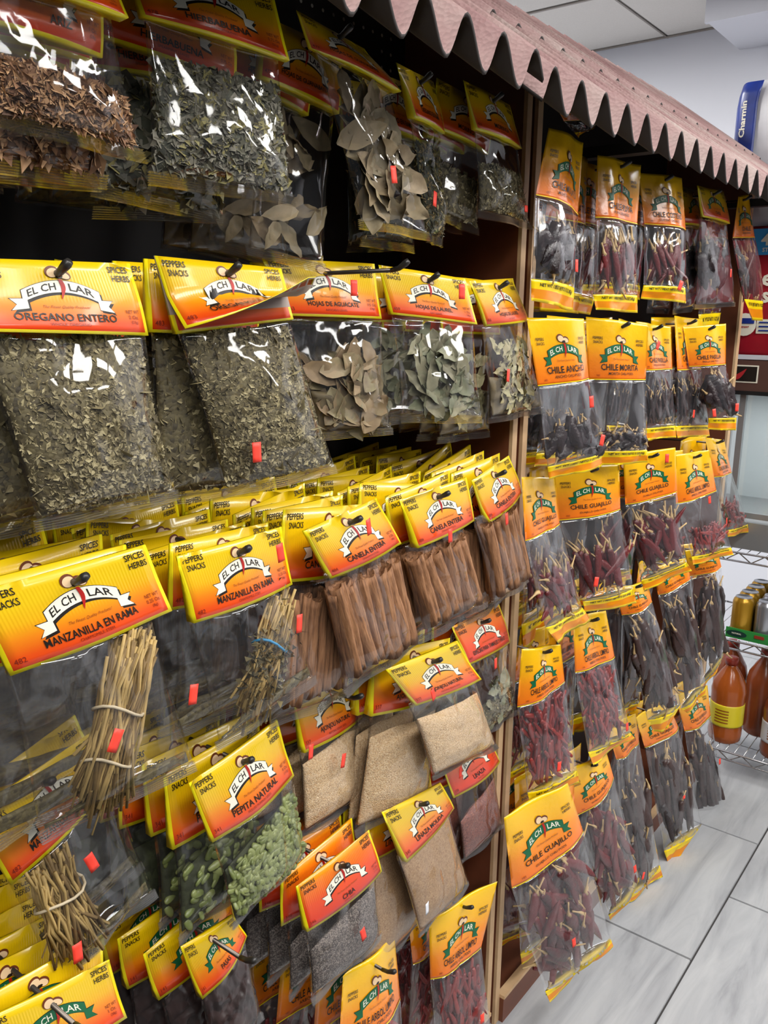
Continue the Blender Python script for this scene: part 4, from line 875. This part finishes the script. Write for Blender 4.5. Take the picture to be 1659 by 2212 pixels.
card_bag('cinnamon_bag', 'cinnamon bag hanging over the wooden post edge', C('CANELA ENTERA', 'CINNAMON STICKS', ('3 Oz.', '(85g)'), '484'), [(1018, 1038), (1100, 984), (1128, 1066), (1049, 1128)], [(1022, 1120), (1118, 1072), (1143, 1250), (1070, 1306)], .69, ('cinnamon', .9, 0, 5, .02), 9, .032, .035, stickers=[(1095, 1121, 10, 30, 8)], ref='the cinnamon bag by the post', jr=.1)
card_bag('chamomile_bag', 'lower chamomile bag partly hidden behind the thick bundle bag', C('MANZANILLA EN RAMA', 'CHAMOMILE STEM', ('0.25 Oz.', '(8g)'), '482'), [(-70, 1760), (200, 1580), (250, 1668), (24, 1912)], [(36, 1900), (246, 1690), (330, 1925), (140, 2098)], .68, ('chamomile', .3, -.1, ((.25, .1), (.2, .86), .024, 160), ('twine', .4)), 1, .04, .035, stickers=[(198, 1863, 16, 30, 20), (168, 2058, 16, 30, 0)], ref='the lower chamomile bag', amp=1.4)
card_bag('pumpkin_seed_bag', 'bag of green hulled pumpkin seeds', C('PEPITA NATURAL', 'HULLED PUMPKIN SEEDS', ('4 Oz.', '(113g)'), '341'), [(409, 1692), (595, 1554), (630, 1674), (459, 1820)], [(462, 1818), (634, 1680), (660, 1842), (506, 1994)], .66, ('pepita', .74, -.22), 6, .03, .035, ref='the pumpkin seed bag', jx=.01, skew=-.01)
card_bag('sesame_bag', 'sesame seed bag further back below the largest cinnamon bag', C('AJONJOLI NATURAL', 'NATURAL SESAME SEEDS', ('4 Oz.', '(113g)'), '337'), [(630, 1490), (762, 1440), (780, 1549), (650, 1625)], [(648, 1622), (780, 1552), (786, 1714), (658, 1800)], .73, ('sesame', .86, -.12), 4, .035, .035, stickers=[(742, 1643, 16, 26, -18), (672, 1624, 16, 26, -10)], ext=.06, ref='the rear sesame bag')
card_bag('sesame_bag', 'front sesame seed bag with glare across its card', C('AJONJOLI NATURAL', 'NATURAL SESAME SEEDS', ('4 Oz.', '(113g)'), '337'), [(833, 1446), (985, 1384), (1033, 1466), (898, 1524)], [(884, 1520), (1028, 1470), (1074, 1610), (936, 1678)], .66, ('sesame', .8, -.06), 5, .034, .04, stickers=[(936, 1500, 16, 22, 20)], ref='the front sesame bag')
card_bag('tamale_spice_bag', 'small mixed tamale spice bag with round grey leaves by the post', C('ESPECIAS PARA TAMALES Y PAVO', '', ('0.75 Oz.', '(21g)'), '447'), [(977, 1354), (1078, 1304), (1102, 1388), (1005, 1435)], [(1012, 1432), (1099, 1392), (1118, 1534), (1040, 1586)], .73, ('tamale', .72, -.1), 3, .04, .03, mat='card_hot', stickers=[(1071, 1433, 10, 28, 0)], ref='the tamale spice bag')
card_bag('ground_flax_bag', 'full tan bag of ground flax with a white price sticker', C('LINAZA MOLIDA', 'GROUND FLAX SEED', ('4 Oz.', '(113g)'), '340'), [(826, 1755), (950, 1690), (982, 1746), (869, 1860)], [(858, 1850), (972, 1760), (1014, 1908), (908, 2018)], .68, ('flaxmeal', .99), 5, .032, .035, stickers=[(923, 1962, 16, 36, 0, 'stickerw')], ref='the ground flax bag')
card_bag('flax_seed_bag', 'bag of red brown flax seed between the front sesame bag and the post', C('LINAZA', 'FLAX SEED', ('4 Oz.', '(113g)'), '338'), [(950, 1640), (1046, 1572), (1072, 1643), (982, 1725)], [(984, 1722), (1068, 1648), (1086, 1782), (1004, 1860)], .73, ('linseed', .68, -.2), 3, .04, .035, mat='card_hot', stickers=[(995, 1668, 12, 26, 0)], ref='the flax seed bag')
card_bag('chia_bag', 'bag of dark grey chia seed under an orange red card', C('CHIA', 'CHIA SEEDS', ('4 Oz.', '(113g)'), '346'), [(639, 1915), (798, 1793), (821, 1880), (658, 2010)], [(660, 2002), (812, 1886), (826, 2022), (674, 2156)], .67, ('chia', .74, -.18), 5, .034, .035, mat='card_hot', stickers=[(785, 2018, 16, 30, 14)], ref='the chia bag')
card_bag('raisin_bag', 'raisin bag under a green banner card pierced by a long hook', C('PASAS', 'RAISINS', ('4 Oz.', '(113g)'), '141', green=True), [(390, 2045), (500, 1975), (535, 2022), (430, 2154)], [(432, 2140), (532, 2030), (566, 2190), (470, 2330)], .68, ('raisin', .9), 6, .036, .035, ext=.07, ref='the raisin bag', skew=-.006)
card_bag('dried_shrimp_bag', 'green banner card bag cut by the bottom photo corner', C('', '', ('1 Oz.', '(28g)'), '143', green=True), [(-62, 2215), (237, 2073), (264, 2192), (-20, 2352)], [(-10, 2345), (258, 2200), (320, 2420), (60, 2560)], .64, ('arbol', .8, 0, 20, .8), 6, .034, .035, ext=.06, ref='the corner green banner bag')

# ================================================================== printed film bags of whole chiles
def P(n, sub): return dict(n=n, sub=sub)
film_bag('mulato_bag', 'chile bag of black mulato pods at the top beside the wooden post', P('CHILE MULATO', 'MULATO CHILI PODS'), [[(1190, 275), (1262, 308)], [(1161, 421), (1250, 465)], [(1150, 602), (1242, 622)], [(1154, 649), (1240, 672)]], .68, ('ancho', .85, 0, 12, .4), 2, stickers=[(1246, 574, 10, 20, 0)], ref='the mulato bag')
film_bag('puya_bag', 'chile bag of slim puya pods second in the top row', P('CHILE PUYA', 'PUYA CHILI PODS'), [[(1292, 335), (1383, 357)], [(1287, 470), (1375, 485)], [(1282, 636), (1376, 638)], [(1289, 669), (1375, 676)]], .68, ('puya', .85, 0, 18, .3), 2, stickers=[], ref='the puya bag')
film_bag('costeno_bag', 'chile bag of brownish red pods third in the top row', P('CHILE COSTENO', 'COSTENO CHILI PODS'), [[(1381, 372), (1476, 384)], [(1393, 484), (1484, 497)], [(1391, 616), (1482, 622)], [(1386, 645), (1486, 655)]], .68, ('puya', .85, 0, 18, .5), 2, stickers=[(1470, 617, 10, 22, -20)], ref='the costeno bag')
card_bag('black_chile_bag', 'small card bag of black chiles in the top row', C('CHILE', '', ('2 Oz.', '(57g)'), '190', green=True), [(1506, 401), (1562, 414), (1573, 484), (1518, 468)], [(1512, 472), (1572, 484), (1588, 655), (1504, 660)], .70, ('ancho', .8, 0, 10, .4), 2, .05, .045, stickers=[(1579, 590, 10, 14, 0)], ref='the small black chile bag', filmk='film2')
film_bag('round_chile_bag', 'pinched chile bag of large dark pods at the rack end', P('CHILE', 'CHILI PODS'), [[(1592, 424), (1616, 420)], [(1580, 514), (1628, 514)], [(1606, 646), (1646, 652)], [(1622, 690), (1646, 694)]], .70, ('pasilla', .9, 0, 8, .3), 1, ref='the pinched end bag')
film_bag('upper_chile_bag', 'crumpled orange chile bag stuffed up under the awning', P('CHILE', 'CHILI PODS'), [[(1190, 210), (1236, 206)], [(1218, 262), (1262, 258)], [(1240, 286), (1272, 282)], [(1250, 298), (1290, 268)]], .84, ('ancho', .8, 0, 3, .4), 0, hk_ok=False, ref='', T=.03, net='', lean=-.2)
film_bag('ancho_bag', 'chile bag of wrinkled black ancho pods beside the post in the second row', P('CHILE ANCHO', 'ANCHO CHILI PODS'), [[(1138, 686), (1264, 688)], [(1162, 834), (1274, 818)], [(1183, 1008), (1302, 976)], [(1187, 1036), (1303, 1008)]], .67, ('ancho', .62, 0, 12, .5), 2, stickers=[(1278, 868, 8, 22, 6), (1301, 951, 12, 22, -14)], ref='the ancho bag')
film_bag('morita_bag', 'chile bag of small morita pods with a wide empty window', P('CHILE MORITA', 'MORITA CHILI PODS'), [[(1268, 684), (1403, 701)], [(1272, 820), (1396, 821)], [(1300, 974), (1399, 972)], [(1302, 1006), (1401, 999)]], .66, ('morita', .4, 0, 22, .9), 2, ref='the morita bag')
film_bag('pasilla_bag', 'pasilla chile bag set back behind the morita bag with a sticker on its card', P('CHILE PASILLA', 'PASILLA CHILI PODS'), [[(1372, 694), (1446, 706)], [(1384, 800), (1450, 797)], [(1392, 925), (1457, 919)], [(1394, 950), (1457, 945)]], .73, ('pasilla', .8, 0, 10, .3), 1, stickers=[(1422, 746, 16, 20, -25)], ref='the pasilla bag behind the morita')
film_bag('pasilla_bag', 'dark pasilla chile bag mostly hidden between two pasilla bags', P('CHILE PASILLA', 'PASILLA CHILI PODS'), [[(1453, 682), (1515, 690)], [(1460, 800), (1512, 797)], [(1457, 920), (1530, 918)], [(1459, 946), (1530, 942)]], .73, ('pasilla', .9, 0, 12, .3), 1, stickers=[(1499, 894, 10, 22, -8)], ref='the hidden pasilla bag')
film_bag('pasilla_bag', 'foremost pasilla chile bag with shiny black pods near the rack end', P('CHILE PASILLA', 'PASILLA CHILI PODS'), [[(1478, 706), (1570, 699)], [(1490, 792), (1569, 787)], [(1532, 903), (1592, 902)], [(1532, 928), (1592, 930)]], .69, ('ancho', .9, 0, 9, .5), 1, stickers=[(1543, 892, 8, 14, 10), (1592, 880, 8, 16, 0)], ref='the front pasilla bag')
film_bag('guajillo_bag', 'guajillo chile bag partly behind the post in the third row', P('CHILE GUAJILLO', 'GUAJILLO CHILI PODS'), [[(1122, 1030), (1194, 1031)], [(1131, 1168), (1206, 1127)], [(1176, 1355), (1256, 1312)], [(1200, 1388), (1273, 1338)]], .70, ('guajillo', .7, 0, 9, .5), 2, ref='the guajillo bag behind the post')
film_bag('guajillo_bag', 'guajillo chile bag tucked under the ancho and morita bags', P('CHILE GUAJILLO', 'GUAJILLO CHILI PODS'), [[(1195, 1008), (1340, 1004)], [(1207, 1125), (1342, 1101)], [(1260, 1300), (1369, 1272)], [(1266, 1324), (1378, 1304)]], .70, ('guajillo', .72, 0, 9, .5), 2, stickers=[(1288, 1257, 14, 24, -8)], ref='the guajillo bag under the ancho')
film_bag('guajillo_bag', 'guajillo chile bag with dark wrinkled pods third in its row', P('CHILE GUAJILLO', 'GUAJILLO CHILI PODS'), [[(1345, 985), (1457, 966)], [(1350, 1090), (1460, 1062)], [(1385, 1252), (1482, 1214)], [(1390, 1275), (1492, 1232)]], .70, ('guajillo', .88, 0, 12, .4), 1, stickers=[(1441, 990, 8, 18, 0)], ref='the third guajillo bag')
film_bag('arbol_bag', 'arbol chile bag with its card corner folded over near the rack end', P('CHILE ARBOL LIMPIO', 'ARBOL CHILI PODS'), [[(1459, 982), (1530, 972)], [(1460, 1088), (1546, 1060)], [(1494, 1202), (1578, 1182)], [(1497, 1220), (1582, 1198)]], .69, ('arbol', .6, 0, 46, .9), 1, stickers=[(1533, 1080, 8, 18, 10)], ref='the folded card arbol bag')
film_bag('arbol_bag', 'arbol chile bag at the very end of the third row', P('CHILE ARBOL LIMPIO', 'ARBOL CHILI PODS'), [[(1523, 945), (1562, 950)], [(1541, 1031), (1579, 1020)], [(1568, 1146), (1614, 1132)], [(1572, 1160), (1616, 1150)]], .70, ('arbol', .6, 0, 30, .9), 1, stickers=[(1570, 1126, 8, 18, 8)], ref='the end arbol bag')
film_bag('arbol_bag', 'full arbol chile bag beside the post with its card top bent', P('CHILE ARBOL LIMPIO', 'ARBOL CHILI PODS'), [[(1128, 1402), (1210, 1392)], [(1118, 1528), (1219, 1472)], [(1140, 1712), (1246, 1664)], [(1150, 1750), (1250, 1690)]], .70, ('arbol', .99, 0, 80, .5), 1, stickers=[(1208, 1656, 12, 24, -6)], ref='the arbol bag by the post')
film_bag('arbol_bag', 'full arbol chile bag under the guajillo row with yellow pointed bottom', P('CHILE ARBOL LIMPIO', 'ARBOL CHILI PODS'), [[(1235, 1338), (1305, 1318)], [(1240, 1452), (1325, 1418)], [(1269, 1624), (1360, 1582)], [(1278, 1652), (1366, 1592)]], .70, ('arbol', .99, 0, 80, .5), 2, stickers=[(1355, 1570, 8, 30, 6)], ref='the pointed arbol bag')
film_bag('long_chile_bag', 'clear bag of long dark pods with pale stems below the third guajillo bag', P('CHILE GUAJILLO', 'GUAJILLO CHILI PODS'), [[(1330, 1270), (1400, 1255)], [(1345, 1330), (1410, 1300)], [(1400, 1556), (1472, 1522)], [(1416, 1582), (1444, 1575)]], .70, ('longpod', .98, 0, 12, .15), 2, ref='the first long pod bag', net='', T=.05)
film_bag('long_chile_bag', 'clear bag of long dark pods in the middle of the fourth row end', P('CHILE GUAJILLO', 'GUAJILLO CHILI PODS'), [[(1410, 1225), (1480, 1205)], [(1421, 1285), (1490, 1250)], [(1470, 1530), (1524, 1480)], [(1484, 1540), (1520, 1500)]], .70, ('longpod', .98, 0, 12, .15), 1, ref='the middle long pod bag', net='', T=.05)
film_bag('long_chile_bag', 'clear bag of long dark pods hanging at the rack end below the arbol', P('CHILE GUAJILLO', 'GUAJILLO CHILI PODS'), [[(1480, 1190), (1550, 1180)], [(1490, 1245), (1560, 1225)], [(1514, 1480), (1566, 1405)], [(1520, 1490), (1560, 1425)]], .70, ('longpod', .98, 0, 12, .15), 1, ref='the end long pod bag', net='', T=.05)
film_bag('guajillo_bag', 'largest guajillo chile bag resting near the floor beside the post', P('CHILE GUAJILLO', 'GUAJILLO CHILI PODS'), [[(1085, 1764), (1224, 1690)], [(1103, 1917), (1258, 1795)], [(1176, 2140), (1318, 2028)], [(1184, 2162), (1322, 2042)]], .67, ('guajillo', .98, 0, 26, .5), 2, stickers=[(1240, 2036, 14, 28, 8)], ref='the largest floor guajillo bag', T=.06, target=1.25)
film_bag('guajillo_bag', 'guajillo chile bag near the floor behind the largest one', P('CHILE GUAJILLO', 'GUAJILLO CHILI PODS'), [[(1222, 1666), (1312, 1622)], [(1246, 1764), (1328, 1680)], [(1316, 1978), (1382, 1896)], [(1322, 1990), (1384, 1906)]], .70, ('guajillo', .98, 0, 16, .4), 1, stickers=[(1372, 1877, 10, 22, 10)], ref='the second floor guajillo bag', T=.055)
film_bag('long_chile_bag', 'clear dark pod bag near the floor beside the second guajillo bag', P('CHILE GUAJILLO', 'GUAJILLO CHILI PODS'), [[(1312, 1578), (1370, 1540)], [(1330, 1640), (1378, 1600)], [(1356, 1936), (1424, 1868)], [(1360, 1948), (1428, 1892)]], .71, ('longpod', .9, 0, 12, .15), 1, stickers=[(1390, 1892, 10, 20, -20)], ref='the first floor long pod bag', net='', T=.05)
film_bag('long_chile_bag', 'long dark pod bag with yellow pointed foot near the floor', P('CHILE GUAJILLO', 'GUAJILLO CHILI PODS'), [[(1372, 1550), (1440, 1512)], [(1392, 1615), (1466, 1570)], [(1434, 1838), (1516, 1780)], [(1444, 1872), (1470, 1845)]], .71, ('longpod', .95, 0, 14, .15), 1, stickers=[(1478, 1722, 10, 10, 0)], ref='the pointed floor pod bag', net='', T=.05)
film_bag('long_chile_bag', 'dark pod bag nearest the floor at the rack end', P('CHILE GUAJILLO', 'GUAJILLO CHILI PODS'), [[(1460, 1500), (1528, 1480)], [(1480, 1580), (1535, 1545)], [(1512, 1798), (1568, 1745)], [(1528, 1828), (1548, 1812)]], .71, ('longpod', .98, 0, 12, .15), 1, stickers=[(1555, 1645, 8, 18, 6)], ref='the end floor pod bag', net='', T=.05)
film_bag('arbol_bag', 'arbol chile bag low beside the post with its card corner sticking out', P('CHILE ARBOL LIMPIO', 'ARBOL CHILI PODS'), [[(926, 1985), (1072, 1902)], [(929, 2115), (1037, 2045)], [(950, 2330), (1062, 2240)], [(952, 2360), (1064, 2262)]], .72, ('arbol', .99, 0, 80, .4), 2, stickers=[(1042, 2200, 10, 26, 0)], ref='the low arbol bag')
film_bag('arbol_bag', 'arbol chile bag cut by the bottom photo edge below the chia', P('CHILE ARBOL LIMPIO', 'ARBOL CHILI PODS'), [[(745, 2110), (856, 2018)], [(735, 2270), (868, 2160)], [(770, 2460), (880, 2370)], [(770, 2490), (880, 2400)]], .70, ('arbol', .99, 0, 30, .4), 3, ref='the bottom arbol bag', ext=.04)
